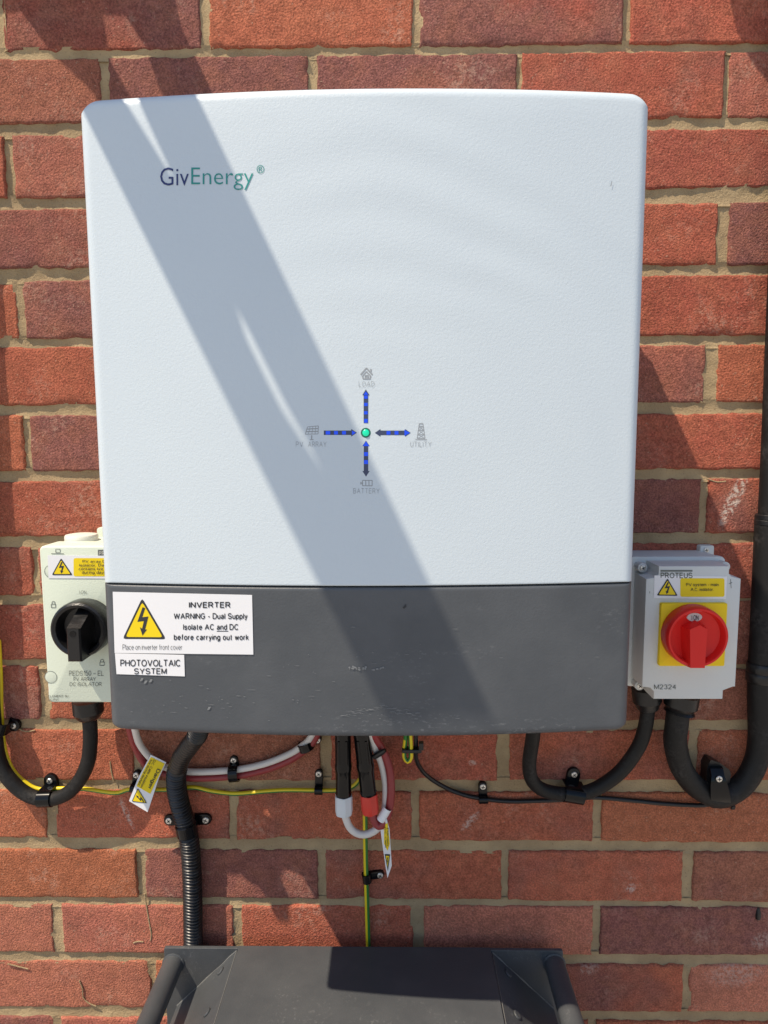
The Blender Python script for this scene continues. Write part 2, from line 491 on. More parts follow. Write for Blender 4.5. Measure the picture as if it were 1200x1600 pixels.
# ------------------------------------------------------------------ plain grotesque lettering drawn with strokes
def _arc(cx, cy, rx, ry, a0, a1, n=9):
    return [(cx + rx * math.cos(R(a0 + (a1 - a0) * k / n)), cy + ry * math.sin(R(a0 + (a1 - a0) * k / n))) for k in range(n + 1)]
def _o(w, h): return [_arc(w / 2, h / 2, w / 2, h / 2, 90, 450, 18)]
XH = 0.70
_S = _arc(.36, .74, .34, .26, 15, 265, 10) + _arc(.38, .25, .36, .25, 90, -165, 10)
def _s(w, h): return [(x / .74 * w, y * h) for x, y in _S]
GL = {'A': (.86, [[(0, 0), (.43, 1), (.86, 0)], [(.15, .34), (.71, .34)]]),
 'B': (.70, [[(0, .5), (.42, .5)] + _arc(.42, .75, .24, .25, -90, 90) + [(0, 1), (0, 0), (.44, 0)] + _arc(.44, .25, .26, .25, -90, 90)]),
 'C': (.80, [_arc(.42, .5, .42, .5, 42, 318, 14)]),
 'D': (.76, [[(0, 0), (0, 1), (.34, 1)] + _arc(.34, .5, .42, .5, 90, -90, 12) + [(0, 0)]]),
 'E': (.64, [[(.64, 1), (0, 1), (0, 0), (.66, 0)], [(0, .52), (.58, .52)]]), 'F': (.6, [[(.6, 1), (0, 1), (0, 0)], [(0, .52), (.5, .52)]]),
 'G': (.86, [_arc(.43, .5, .43, .5, 42, 320, 14) + [(.82, .46), (.46, .46)]]), 'H': (.72, [[(0, 0), (0, 1)], [(.72, 0), (.72, 1)], [(0, .52), (.72, .52)]]),
 'I': (.0, [[(0, 0), (0, 1)]]), 'J': (.46, [[(.46, 1), (.46, .24)] + _arc(.23, .24, .23, .24, 0, -180, 8)]), 'L': (.56, [[(0, 1), (0, 0), (.56, 0)]]),
 'M': (.82, [[(0, 0), (0, 1), (.41, .08), (.82, 1), (.82, 0)]]), 'N': (.72, [[(0, 0), (0, 1), (.72, 0), (.72, 1)]]), 'O': (.88, _o(.88, 1)),
 'P': (.66, [[(0, 0), (0, 1), (.38, 1)] + _arc(.38, .73, .28, .27, 90, -90) + [(0, .46)]]), 'R': (.74, [[(0, 0), (0, 1), (.40, 1)] + _arc(.40, .74, .28, .26, 90, -90) + [(0, .48)], [(.40, .48), (.74, 0)]]),
 'S': (.74, [_s(.74, 1)]), 'T': (.72, [[(0, 1), (.72, 1)], [(.36, 1), (.36, 0)]]), 'U': (.72, [[(0, 1), (0, .34)] + _arc(.36, .34, .36, .34, 180, 360, 10) + [(.72, 1)]]),
 'V': (.82, [[(0, 1), (.41, 0), (.82, 1)]]), 'W': (1.16, [[(0, 1), (.28, 0), (.58, .96), (.88, 0), (1.16, 1)]]), 'Y': (.8, [[(0, 1), (.4, .44), (.8, 1)], [(.4, .44), (.4, 0)]]),
 'a': (.52, [_arc(.26, .48, .24, .22, 160, 0, 8) + [(.50, 0)], [(.50, .40), (.22, .36)] + _arc(.18, .18, .18, .18, 95, 300, 8) + [(.50, .16)]]),
 'b': (.52, [[(0, 1), (0, 0)], _arc(.26, .35, .26, .35, 90, 450, 16)]), 'c': (.50, [_arc(.26, .35, .26, .35, 45, 315, 12)]), 'd': (.52, [[(.52, 1), (.52, 0)], _arc(.26, .35, .26, .35, 90, 450, 16)]),
 'e': (.54, [[(.02, .37), (.53, .37)] + _arc(.27, .35, .27, .35, 5, 320, 14)]), 'f': (.30, [_arc(.26, .83, .14, .17, 80, 180, 6) + [(.12, 0)], [(0, .68), (.28, .68)]]),
 'g': (.52, [_arc(.26, .35, .26, .35, 90, 450, 16), [(.52, .70), (.52, -.05)] + _arc(.26, -.05, .26, .22, 0, -150, 8)]), 'h': (.48, [[(0, 1), (0, 0)], [(0, .42)] + _arc(.24, .44, .24, .26, 170, 0, 8) + [(.48, 0)]]),
 'i': (.0, [[(0, 0), (0, .7)], [(0, .88), (0, 1)]]), 'k': (.48, [[(0, 1), (0, 0)], [(.44, .7), (0, .26)], [(.16, .42), (.48, 0)]]), 'l': (.0, [[(0, 0), (0, 1)]]),
 'm': (.84, [[(0, .7), (0, 0)], [(0, .44)] + _arc(.21, .48, .21, .22, 170, 0, 8) + [(.42, 0)], [(.42, .44)] + _arc(.63, .48, .21, .22, 170, 0, 8) + [(.84, 0)]]),
 'n': (.48, [[(0, .7), (0, 0)], [(0, .42)] + _arc(.24, .44, .24, .26, 170, 0, 8) + [(.48, 0)]]), 'o': (.54, _o(.54, .7)), 'p': (.52, [[(0, .7), (0, -.28)], _arc(.26, .35, .26, .35, 90, 450, 16)]),
 'r': (.26, [[(0, .7), (0, 0)], [(0, .42)] + _arc(.22, .44, .22, .25, 170, 80, 6)]), 's': (.46, [_s(.46, .7)]), 't': (.28, [[(.12, .94), (.12, .14)] + _arc(.25, .14, .13, .14, 180, 280, 6), [(0, .68), (.27, .68)]]),
 'u': (.48, [[(0, .7), (0, .26)] + _arc(.24, .26, .24, .26, 180, 350, 8), [(.48, .7), (.48, 0)]]), 'v': (.5, [[(0, .7), (.25, 0), (.5, .7)]]), 'w': (.74, [[(0, .7), (.18, 0), (.37, .66), (.56, 0), (.74, .7)]]),
 'y': (.5, [[(0, .7), (.26, .02)], [(.5, .7), (.2, -.2), (.04, -.26)]]), '0': (.56, _o(.56, 1)), '1': (.26, [[(0, .76), (.22, 1), (.22, 0)]]),
 '2': (.58, [_arc(.29, .72, .28, .28, 170, -25, 10) + [(0, 0), (.58, 0)]]), '3': (.58, [_arc(.28, .75, .26, .25, 160, -80, 9), _arc(.28, .26, .29, .26, 85, -160, 10)]), '4': (.62, [[(.46, 0), (.46, 1), (0, .30), (.62, .30)]]),
 '5': (.58, [[(.54, 1), (.12, 1), (.04, .50)] + _arc(.28, .32, .30, .32, 130, -160, 11)]), '9': (.56, [_arc(.28, .68, .28, .32, 0, 360, 14), [(.56, .68), (.5, .25)] + _arc(.26, .22, .24, .22, 0, -160, 7)]),
 '-': (.34, [[(0, .38), (.34, .38)]]), '–': (.6, [[(0, .40), (.6, .40)]]), '.': (.0, [[(0, -.02), (0, .12)]]), ' ': (.16, [])}
def stroke_text(s_, w, track):
    V_, F_ = [], []; x = 0.0
    for ch in s_:
        gw, strokes = GL[ch]
        parts = []
        for st in strokes:
            cur = [st[0]]
            for i in range(1, len(st)):
                cur.append(st[i])
                if i < len(st) - 1:
                    d1 = Vector((st[i][0] - st[i - 1][0], st[i][1] - st[i - 1][1])).normalized(); d2 = Vector((st[i + 1][0] - st[i][0], st[i + 1][1] - st[i][1])).normalized()
                    if d1.dot(d2) < 0.45:
                        e = d1 * (w / 2 if d1.dot(d2) > -0.3 else w * 0.1); cur[-1] = (st[i][0] + e.x, st[i][1] + e.y)
                        parts.append(cur)
                        e = d2 * (w / 2 if d1.dot(d2) > -0.3 else w * 0.1); cur = [(st[i][0] - e.x, st[i][1] - e.y)]
            parts.append(cur)
        for st in parts:
            n = len(st); cl = math.dist(st[0], st[-1]) < 1e-6
            b0 = len(V_)
            for i in range(n):
                p0 = st[i - 1] if i else (st[-2] if cl else None); p1 = st[i]; p2 = st[i + 1] if i < n - 1 else (st[1] if cl else None)
                d1 = Vector((p1[0] - p0[0], p1[1] - p0[1])).normalized() if p0 else None
                d2 = Vector((p2[0] - p1[0], p2[1] - p1[1])).normalized() if p2 else None
                if d1 is None: d1 = d2
                if d2 is None: d2 = d1
                n1, n2 = Vector((-d1.y, d1.x)), Vector((-d2.y, d2.x))
                m_ = n1 + n2
                m_ = m_ / max(0.55, m_.dot(m_) / 2) if m_.length > 1e-4 else n1
                e = Vector((0, 0))
                V_ += [(x + p1[0] + m_.x * w / 2 + e.x, p1[1] + m_.y * w / 2, 0), (x + p1[0] - m_.x * w / 2, p1[1] - m_.y * w / 2, 0)]
            for i in range(n - 1):
                q = b0 + 2 * i; F_.append((q, q + 1, q + 3, q + 2))
        x += gw + track + w
    return V_, F_
def label_text(parent, s_, x0, y0, x1, y1, surf, mat, w=0.13, track=0.10, lift=0.0003, corners=None, name='lettering'):
    v, f = stroke_text(s_, w, track)
    a0 = min(a[0] for a in v); a1 = max(a[0] for a in v); b0 = min(a[1] for a in v); b1 = max(a[1] for a in v)
    tl, tr, bl = corners or ((x0, y0), (x1, y0), (x0, y1))
    mb = MB(); out = []
    for a in v:
        u = (a[0] - a0) / (a1 - a0); t_ = (b1 - a[1]) / (b1 - b0)
        out.append(surf(tl[0] + (tr[0] - tl[0]) * u + (bl[0] - tl[0]) * t_, tl[1] + (tr[1] - tl[1]) * u + (bl[1] - tl[1]) * t_) + Vector((0, -lift, 0)))
    mb.add(out, f)
    return mb.build(name, mat, parent)
def lettering(parent, s, tl, tr, bl, surf, mat, bold=0.0, lift=0.0003, spacing=1.0, name='lettering'):
    """ink box of the words given by three of its corners in the photograph"""
    v, f = text_mesh(s, bold, spacing)
    if not v: return
    x0 = min(a[0] for a in v); x1 = max(a[0] for a in v); y0 = min(a[1] for a in v); y1 = max(a[1] for a in v)
    mb = MB(); out = []
    for a in v:
        u = (a[0] - x0) / (x1 - x0); w = (y1 - a[1]) / (y1 - y0)
        px = tl[0] + (tr[0] - tl[0]) * u + (bl[0] - tl[0]) * w
        py = tl[1] + (tr[1] - tl[1]) * u + (bl[1] - tl[1]) * w
        out.append(surf(px, py) + Vector((0, -lift, 0)))
    mb.add(out, f)
    return mb.build(name, mat, parent)
def words(parent, s, x0, y0, x1, y1, surf, mat, **k):
    if k.get('name', '').startswith('logo'):
        return lettering(parent, s, (x0, y0), (x1, y0), (x0, y1), surf, mat, **k)
    b = k.get('bold', 0.0)
    return label_text(parent, s, x0, y0, x1, y1, surf, mat, w=0.125 + b * 3.6, track=0.10 if k.get('spacing', 1) == 1 else 0.28, name=k.get('name', 'lettering'))
def lines_px(pts, w):
    """thin stroke polygons along a px polyline"""
    out = []
    for a, b in zip(pts, pts[1:]):
        dx, dy = b[0] - a[0], b[1] - a[1]
        l = math.hypot(dx, dy) or 1
        nx, ny = -dy / l * w / 2, dx / l * w / 2
        out.append([(a[0] + nx, a[1] + ny), (b[0] + nx, b[1] + ny), (b[0] - nx, b[1] - ny), (a[0] - nx, a[1] - ny)])
    return out
BOLT = [(0.50, 0.14), (0.27, 0.56), (0.49, 0.54), (0.42, 0.78), (0.33, 0.74), (0.42, 0.97), (0.58, 0.80), (0.50, 0.79), (0.66, 0.44), (0.46, 0.46), (0.60, 0.17)]
def warning_triangle(parent, top, left, right, surf, rim=0.13):
    T, A, B = Vector(top), Vector(left), Vector(right)
    g = (T + A + B) / 3
    def rounded(k):
        q = [g + (p - g) * k for p in (T, A, B)]; out = []
        for i in range(3):
            p = q[i]; out += [tuple(p + (q[i - 1] - p) * 0.07), tuple(p + (g - p) * 0.05), tuple(p + (q[(i + 1) % 3] - p) * 0.07)]
        return out
    base = (A + B) / 2
    def loc(u, v):
        p = T + (base - T) * (v * 0.93 + 0.02)
        return tuple(p + (B - A) * (u - 0.5) * 0.62)
    bolt1 = [(0.52, 0.24), (0.34, 0.60), (0.66, 0.60), (0.50, 0.52)]
    a = [loc(*p) for p in ((0.50, 0.22), (0.60, 0.24), (0.47, 0.48), (0.70, 0.46), (0.55, 0.80), (0.62, 0.80), (0.44, 0.96), (0.36, 0.74), (0.44, 0.78), (0.52, 0.58), (0.28, 0.60))]
    return flat_print(parent, 'warning_triangle', [(rounded(1.0), 0), (rounded(1 - rim * 1.5), 1), (a, 2)], surf, ['ink', 'yellow', 'ink'])

# ------------------------------------------------------------------ ground
g = MB(); g.add([(-300, -300, 0), (300, -300, 0), (300, 300, 0), (-300, 300, 0)], [(0, 1, 2, 3)])
M['ground'] = plastic('pale concrete paving', (0.38, 0.36, 0.33), 0.85, 0.002, 60, dirt=0.5, dirtcol=(0.2, 0.19, 0.17))
ground = g.build('ground', 'ground'); ground['kind'] = 'structure'

# ------------------------------------------------------------------ brick wall: courses as measured in the photograph
ROWS = {0: (-33, 77, -43, 66), 1: (92, 191, 81, 183), 2: (212, 308, 202, 292), 3: (328, 418, 318, 413), 4: (439, 528, 431, 523),
        5: (543, 632, 540, 628), 6: (650, 735, 647, 732), 7: (753, 837, 749, 832), 8: (855, 930, 850, 934), 9: (946, 1030, 940, 1037),
        10: (1042, 1124, 1047, 1125), 11: (1141, 1219, 1142, 1219), 12: (1235, 1309, 1240, 1315), 13: (1328, 1402, 1332, 1408),
        14: (1415, 1488, 1419, 1492), 15: (1503, 1575, 1509, 1581), 16: (1590, 1662, 1597, 1668)}
# upright joints (left edge, right edge) seen in each course
JOINTS = {0: [(311, 327), (643, 657), (973, 988)], 1: [(156, 171), (481, 497), (806, 816), (1130, 1141)], 2: [(6, 21)], 3: [(1120, 1140)],
          4: [(25, 39)], 5: [(1101, 1122)], 6: [(36, 48)], 7: [(1093, 1106)], 8: [(50, 61)], 9: [(1096, 1108)], 10: [(61, 75)],
          11: [(207, 219), (499, 518), (776, 797), (1076, 1091)], 12: [(71, 87), (357, 370), (642, 656), (926, 941)],
          13: [(213, 227), (496, 510), (783, 795), (1066, 1084)], 14: [(82, 99), (364, 379), (645, 663), (925, 939)],
          15: [(235, 245), (1066, 1078)], 16: [(88, 98), (918, 931)]}
ORANGE, RED, DRED, PINK, BROWN, PURP = (0.46, 0.148, 0.080), (0.425, 0.118, 0.074), (0.38, 0.105, 0.072), (0.465, 0.160, 0.110), (0.38, 0.142, 0.094), (0.31, 0.116, 0.097)
RED_FILL, PINK_FILL = (0.50, 0.140, 0.084), (0.55, 0.195, 0.130)  # brightened copies for the shaded lower courses; fill light put into brick colour
# colour and burnt share of the bricks in view, left to right
TONES = {0: [(DRED, .5), (ORANGE, .22), (RED, .62), (RED, .3)], 1: [(BROWN, .3), (BROWN, .58), (BROWN, .62), (RED, .3), (PINK, .4)],
         2: [(RED, .3), (BROWN, .55), None, None, (DRED, .34)], 3: [(DRED, .45), None, None, (RED, .28), (PURP, .6)], 4: [(ORANGE, .2), (BROWN, .58), None, None, (RED, .22)],
         5: [(RED, .22), None, None, (PINK, .42), (ORANGE, .3)], 6: [(ORANGE, .2), (BROWN, .64), None, None, (RED, .3)], 7: [(RED, .3), None, None, (DRED, .56), (RED, .38)],
         8: [(RED, .25), (PINK, .2), None, None, (DRED, .42)], 9: [(RED, .34), None, None, (DRED, .4), (BROWN, .4)], 10: [(DRED, .4), (RED, .2), None, None, (BROWN, .4)],
         11: [(ORANGE, .22), (BROWN, .22), (RED_FILL, .34), (RED_FILL, .36), (ORANGE, .26)], 12: [(ORANGE, .08), (RED_FILL, .28), (RED_FILL, .32), (RED_FILL, .26), (ORANGE, .26)],
         13: [(ORANGE, .22), (PURP, .3), (RED_FILL, .30), (RED_FILL, .36), (BROWN, .34)], 14: [(PINK, .3), (PINK, .28), (RED_FILL, .3), (PINK_FILL, .24), (PURP, .60)],
         15: [(PINK, .26), (ORANGE, .2), (RED, .3), (RED_FILL, .42), (PINK_FILL, .22)], 16: [(DRED, .45), (PINK, .3), (RED, .3), (RED, .4), (ORANGE, .3)]}
WX0, WX1 = -1.0, 0.99
rows = {}
for r, (tl, bl, tr, br) in ROWS.items():
    a, b, c, d = W(80, tl), W(80, bl), W(1100, tr), W(1100, br)
    def lin(p, q):
        k = (q.z - p.z) / (q.x - p.x)
        return lambda x, p=p, k=k: p.z + k * (x - p.x)
    a.z += 0.0006; c.z += 0.0006; b.z -= 0.0006; d.z -= 0.0006
    rows[r] = (lin(a, c), lin(b, d), (tl + bl + tr + br) / 4)
def shift(fn, dz): return lambda x: fn(x) + dz
n_up = 0
r = -1
while rows[r + 1][0](0) + 0.075 < 2.50:
    rows[r] = (shift(rows[r + 1][0], 0.075), shift(rows[r + 1][1], 0.075), 0); r -= 1
TOPROW = r + 1
r = 17
while rows[r - 1][1](0) - 0.075 > -0.02:
    rows[r] = (shift(rows[r - 1][0], -0.075), shift(rows[r - 1][1], -0.075), 0); r += 1
BOTROW = r - 1
joints = {}
for r in range(TOPROW, BOTROW + 1):
    if r in JOINTS:
        j = [(W(a, rows[r][2]).x + 0.0006, W(b, rows[r][2]).x - 0.0006) for a, b in JOINTS[r]]
    else:
        base = joints[r - 2] if (r - 2) in joints else None
        x = -0.0235 if r % 2 == 0 else 0.1
        j = [(x + random.uniform(-.004, .004), x + 0.0105 + random.uniform(-.003, .003))]
        if r < 0:
            j = [(W(650 if r % 2 == 0 else 811, 0).x - .005 + random.uniform(-.003, .003), W(650 if r % 2 == 0 else 811, 0).x + .005)]
        if r > 16:
            j = [(W(654 if r % 2 == 0 else 789, 1500).x - .005 + random.uniform(-.003, .003), W(654 if r % 2 == 0 else 789, 1500).x + .005)]
    # fill gaps between measured joints, then carry on to both ends
    full = [j[0]]
    for nx in j[1:]:
        n = max(1, round((nx[0] - full[-1][0]) / 0.225))
        p0 = full[-1]
        for k in range(1, n):
            full.append((p0[0] + (nx[0] - p0[0]) * k / n, p0[0] + (nx[0] - p0[0]) * k / n + 0.0105))
        full.append(nx)
    while full[0][0] - 0.225 > WX0 + 0.02:
        x = full[0][0] - 0.225 + random.uniform(-.003, .003); full.insert(0, (x, x + 0.0105))
    while full[-1][0] + 0.225 < WX1 - 0.02:
        x = full[-1][0] + 0.225 + random.uniform(-.003, .003); full.append((x, x + 0.0105))
    joints[r] = full

wall_root = thing('brick_wall', 'red and purple brick house wall with sandy mortar behind all the equipment', 'wall', (0, 0.06, 0))
wb = MB(); wb.box(WX0, WX1, 0.012, 0.11, -0.02, 2.52)
wb.build('wall_core', 'mortar', wall_root)
mo = MB()
def strip(mb, pts_a, pts_b, cross, seed, deep=0.0029):
    """mortar bed between two edge lines; concave and rough"""
    n = len(pts_a); base = len(mb.v)
    for i in range(n):
        for k in range(cross + 1):
            t = k / cross
            x = pts_a[i][0] + (pts_b[i][0] - pts_a[i][0]) * t; z = pts_a[i][1] + (pts_b[i][1] - pts_a[i][1]) * t
            c = 1 - (2 * t - 1) ** 2
            y = 0.0013 + (deep - 0.0013) * c
            y += 0.0011 * noise.noise(Vector((x * 60, z * 60, seed))) + 0.0007 * noise.noise(Vector((x * 240, z * 240, seed + 5)))
            y += 0.0012 * noise.noise(Vector((x * 13, z * 13, seed + 9)))
            mb.v.append((x, y, z))
    for i in range(n - 1):
        for k in range(cross):
            a = base + i * (cross + 1) + k
            mb.f.append((a, a + cross + 1, a + cross + 2, a + 1)); mb.m.append(0)
for r in range(TOPROW, BOTROW + 1):
    top, bot, _ = rows[r]
    if r < BOTROW:
        nt_ = rows[r + 1][0]
        n = 500 if -1 <= r <= 16 else 60
        xs = [WX0 + (WX1 - WX0) * i / n for i in range(n + 1)]
        strip(mo, [(x, nt_(x) - 0.0035) for x in xs], [(x, bot(x) + 0.0035) for x in xs], 8, 1.3 * r)
    for (a, b) in joints[r]:
        n = 20
        zt, zb = top(a) - 0.0, bot(a) + 0.0
        zs = [zb + (zt - zb) * i / n for i in range(n + 1)]
        strip(mo, [(b + 0.0035, z) for z in zs][::-1], [(a - 0.0035, z) for z in zs][::-1], 8, 77 + r)
mo.build('mortar', 'mortar', wall_root, smooth=True, angle=80)

def brick(r, x0, x1, fine, tone):
    top, bot, _ = rows[r]
    mb = MB()
    seed = random.uniform(0, 100)
    mar = [0, .0011, .0024, .0050, .010]
    w = x1 - x0
    if fine:
        us = [m for m in mar] + [0.010 + (w - 0.020) * i / 26 for i in range(1, 26)] + [w - m for m in reversed(mar)]
        vcount = 9
    else:
        us = [0, .002, .006] + [w * i / 6 for i in range(1, 6)] + [w - .006, w - .002, w]
        mar = [0, .002, .006]; vcount = 4
    us = [u for u in us if 0 <= u <= w]
    proud = random.uniform(-0.0007, 0.0012); tx, tz = random.uniform(-.004, .004), random.uniform(-.008, .008)
    cols = []
    for u in us:
        x = x0 + u
        zt, zb = top(x), bot(x); h = zt - zb
        vs_ = mar + [mar[-1] + (h - 2 * mar[-1]) * i / vcount for i in range(1, vcount)] + [h - m for m in reversed(mar)]
        col = []
        for v in vs_:
            z = zb + v
            e = min(u, w - u, v, h - v)
            # uneven arris
            if e < 0.004:
                k = 1 - e / 0.004
                nx = noise.noise(Vector((x * 130, z * 130, seed))) + 0.6 * noise.noise(Vector((x * 420, z * 420, seed)))
                nz = noise.noise(Vector((x * 130, z * 130, seed + 31))) + 0.6 * noise.noise(Vector((x * 420, z * 420, seed + 31)))
                jx, jz = 0.0016 * nx * k, 0.0017 * nz * k
            else: jx = jz = 0
            rad = 0.0021
            back = 0.0
            if e < rad: back = rad * 0.85 * (1 - math.sqrt(max(0, 1 - (1 - e / rad) ** 2)))
            chip = noise.noise(Vector((x * 45, z * 45, seed + 60)))
            if e < 0.006 and chip > 0.22: back += (chip - 0.22) * 0.010 * (1 - e / 0.006)
            y = -proud + back + tx * (u - w / 2) + tz * (v - h / 2)
            y += 0.0009 * noise.noise(Vector((x * 22, z * 22, seed + 3))) + (0.0005 * noise.noise(Vector((x * 90, z * 90, seed + 8))) if fine else 0)
            col.append((x + jx, y, z + jz))
        cols.append(col)
    nv = len(cols[0]); nu = len(cols)
    for c in cols: mb.v += c
    for i in range(nu - 1):
        for k in range(nv - 1):
            a = i * nv + k
            mb.f.append((a, a + nv, a + nv + 1, a + 1)); mb.m.append(0)
    # sides running back into the wall
    ring = [i * nv for i in range(nu)] + [(nu - 1) * nv + k for k in range(1, nv)] + [i * nv + nv - 1 for i in range(nu - 2, -1, -1)] + [k for k in range(nv - 2, 0, -1)]
    o = len(mb.v)
    for q in ring: mb.v.append((mb.v[q][0], 0.0115, mb.v[q][2]))
    n = len(ring)
    for i in range(n):
        j = (i + 1) % n
        mb.f.append((ring[j], ring[i], o + i, o + j)); mb.m.append(0)
    ob = mb.build('brick', 'brick', wall_root, smooth=True, angle=60)
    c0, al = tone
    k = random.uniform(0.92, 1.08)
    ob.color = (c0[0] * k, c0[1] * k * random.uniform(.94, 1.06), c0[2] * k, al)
    return ob
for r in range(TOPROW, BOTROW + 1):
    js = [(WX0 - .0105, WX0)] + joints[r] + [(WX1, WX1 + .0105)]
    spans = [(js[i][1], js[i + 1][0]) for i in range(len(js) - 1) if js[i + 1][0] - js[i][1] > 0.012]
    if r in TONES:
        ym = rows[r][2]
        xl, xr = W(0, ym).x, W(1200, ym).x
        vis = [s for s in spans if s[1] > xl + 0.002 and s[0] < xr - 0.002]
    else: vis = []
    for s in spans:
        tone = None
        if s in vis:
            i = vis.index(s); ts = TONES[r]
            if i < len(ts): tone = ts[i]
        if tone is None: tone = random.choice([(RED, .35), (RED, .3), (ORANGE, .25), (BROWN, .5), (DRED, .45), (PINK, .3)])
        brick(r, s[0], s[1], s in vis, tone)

# dribbles of mortar that ran down over the bricks
for run in ([(226, 1396), (229, 1416), (233, 1440), (236.5, 1460), (235, 1470)], [(208, 1473.5), (215, 1471), (224, 1471.5)], [(124, 1532), (129, 1545), (130, 1558), (138, 1567), (150, 1572)], [(1105, 748), (1120, 753), (1134, 752)], [(30, 1139), (40, 1143), (55, 1141)], [(172, 1190), (174, 1206), (178, 1222)], [(44, 1514), (20, 1508), (12, 1506)]):
    mb = MB(); mb.tube(spline([W(x, y, 0.0006) for x, y in run], 0.003), lambda i, arc: 0.0008 + 0.0004 * noise.noise(Vector((i * 0.7, run[0][0], 0))), 6)
    mb.build('mortar_dribble', 'mortar', wall_root, smooth=True)
# ------------------------------------------------------------------ inverter
IX0, IX1, IZ0, IZ1 = -0.2530, 0.2042, CAM_Z - 0.2550, CAM_Z + 0.2722
D_EDGE, BULGE = 0.205, 0.015
IXC, IHW = (IX0 + IX1) / 2, (IX1 - IX0) / 2
def front(x): return D_EDGE + BULGE * (1 - ((x - IXC) / IHW) ** 2)
def WF(px, py):
    d = D_EDGE + BULGE
    for _ in range(5):
        p = W(px, py, d); d = front(max(IX0, min(IX1, p.x)))
    return W(px, py, d)
SEAM = WF(570, 917).z
def cover(name, mat, z0, z1, rt, rb, bev_t, bev_b, d_back, parent):
    mar = [0, .0004, .0010, .0020, .0032, .0048, .0066, .0085, .011, .014, .018]
    w = IX1 - IX0
    us = mar + [0.018 + (w - 0.036) * i / 40 for i in range(1, 40)] + [w - m for m in reversed(mar)]
    mb = MB(); nv = None
    BEV = 0.009
    for u in us:
        x = IX0 + u; dx = min(u, w - u)
        def cut(rr): return 0 if dx >= rr else rr - math.sqrt(max(0, rr * rr - (rr - dx) ** 2))
        zt = z1 - cut(rt); zb = z0 + cut(rb); h = zt - zb
        ins = [.0, .0004, .0010, .0020, .0034, .0052, .0072, .0095]
        vs_ = [m for m in ins] + [ins[-1] + (h - 2 * ins[-1]) * i / 24 for i in range(1, 24)] + [h - m for m in reversed(ins)]
        nv = len(vs_)
        for v in vs_:
            def drop(e, b): return 0 if e >= b else b * (1 - math.sqrt(max(0, 1 - (1 - e / b) ** 2)))
            y = front(x) - max(drop(dx, BEV), drop(h - v, bev_t), drop(v, bev_b))
            # faint unevenness of a moulded panel
            y += 0.00025 * noise.noise(Vector((x * 9, (zb + v) * 14, 4)))
            mb.v.append((x, -y, zb + v))
    nu = len(us)
    for i in range(nu - 1):
        for k in range(nv - 1):
            a = i * nv + k
            mb.f.append((a, a + nv, a + nv + 1, a + 1)); mb.m.append(0)
    ring = [i * nv for i in range(nu)] + [(nu - 1) * nv + k for k in range(1, nv)] + [i * nv + nv - 1 for i in range(nu - 2, -1, -1)] + [k for k in range(nv - 2, 0, -1)]
    o = len(mb.v)
    for q in ring: mb.v.append((mb.v[q][0], -d_back, mb.v[q][2]))
    n = len(ring)
    for i in range(n):
        j = (i + 1) % n
        mb.f.append((ring[j], ring[i], o + i, o + j)); mb.m.append(0)
    mb.f.append(tuple(o + i for i in reversed(range(n)))); mb.m.append(0)
    return mb.build(name, mat, parent, smooth=True, angle=50)
inv = thing('inverter', 'large white and charcoal solar inverter with lit arrow display on the brick wall', 'inverter', (IXC, -0.02, IZ0))
cov = cover('front_cover', 'white_cover', SEAM + 0.0007, IZ1, 0.0165, 0.0004, 0.009, 0.0010, 0.06, inv)
low = cover('lower_cover', 'grey_cover', IZ0, SEAM - 0.0007, 0.0004, 0.012, 0.0022, 0.006, 0.06, inv)
mb = MB(); mb.prism(rrect(IX0 + 0.004, IX1 - 0.004, IZ0 + 0.006, IZ1 - 0.004, 0.014), 0.004, 0.061, 0, 0.0)
mb.build('chassis', 'chassis', inv)
surf = WF
# maker's lettering
words(inv, 'Giv', 250.5, 262, 295, 290, surf, 'navy', bold=-0.006, name='logo_lettering')
words(inv, 'Energy', 299, 262, 396, 297, surf, 'teal', bold=-0.010, name='logo_lettering')
words(inv, '®', 401, 258, 413, 271, surf, 'teal', name='logo_lettering')
words(inv, 'LOAD', 560.5, 596, 585, 604, surf, 'ink_grey', bold=-0.012, spacing=1.2)
words(inv, 'PV', 462.5, 690, 473.5, 698, surf, 'ink_grey', bold=-0.012, spacing=1.2)
words(inv, 'ARRAY', 481.5, 690, 510, 698, surf, 'ink_grey', bold=-0.012, spacing=1.15)
words(inv, 'UTILITY', 641, 690, 674, 698, surf, 'ink_grey', bold=-0.012, spacing=1.2)
words(inv, 'BATTERY', 552, 763, 593, 771, surf, 'ink_grey', bold=-0.012, spacing=1.2)
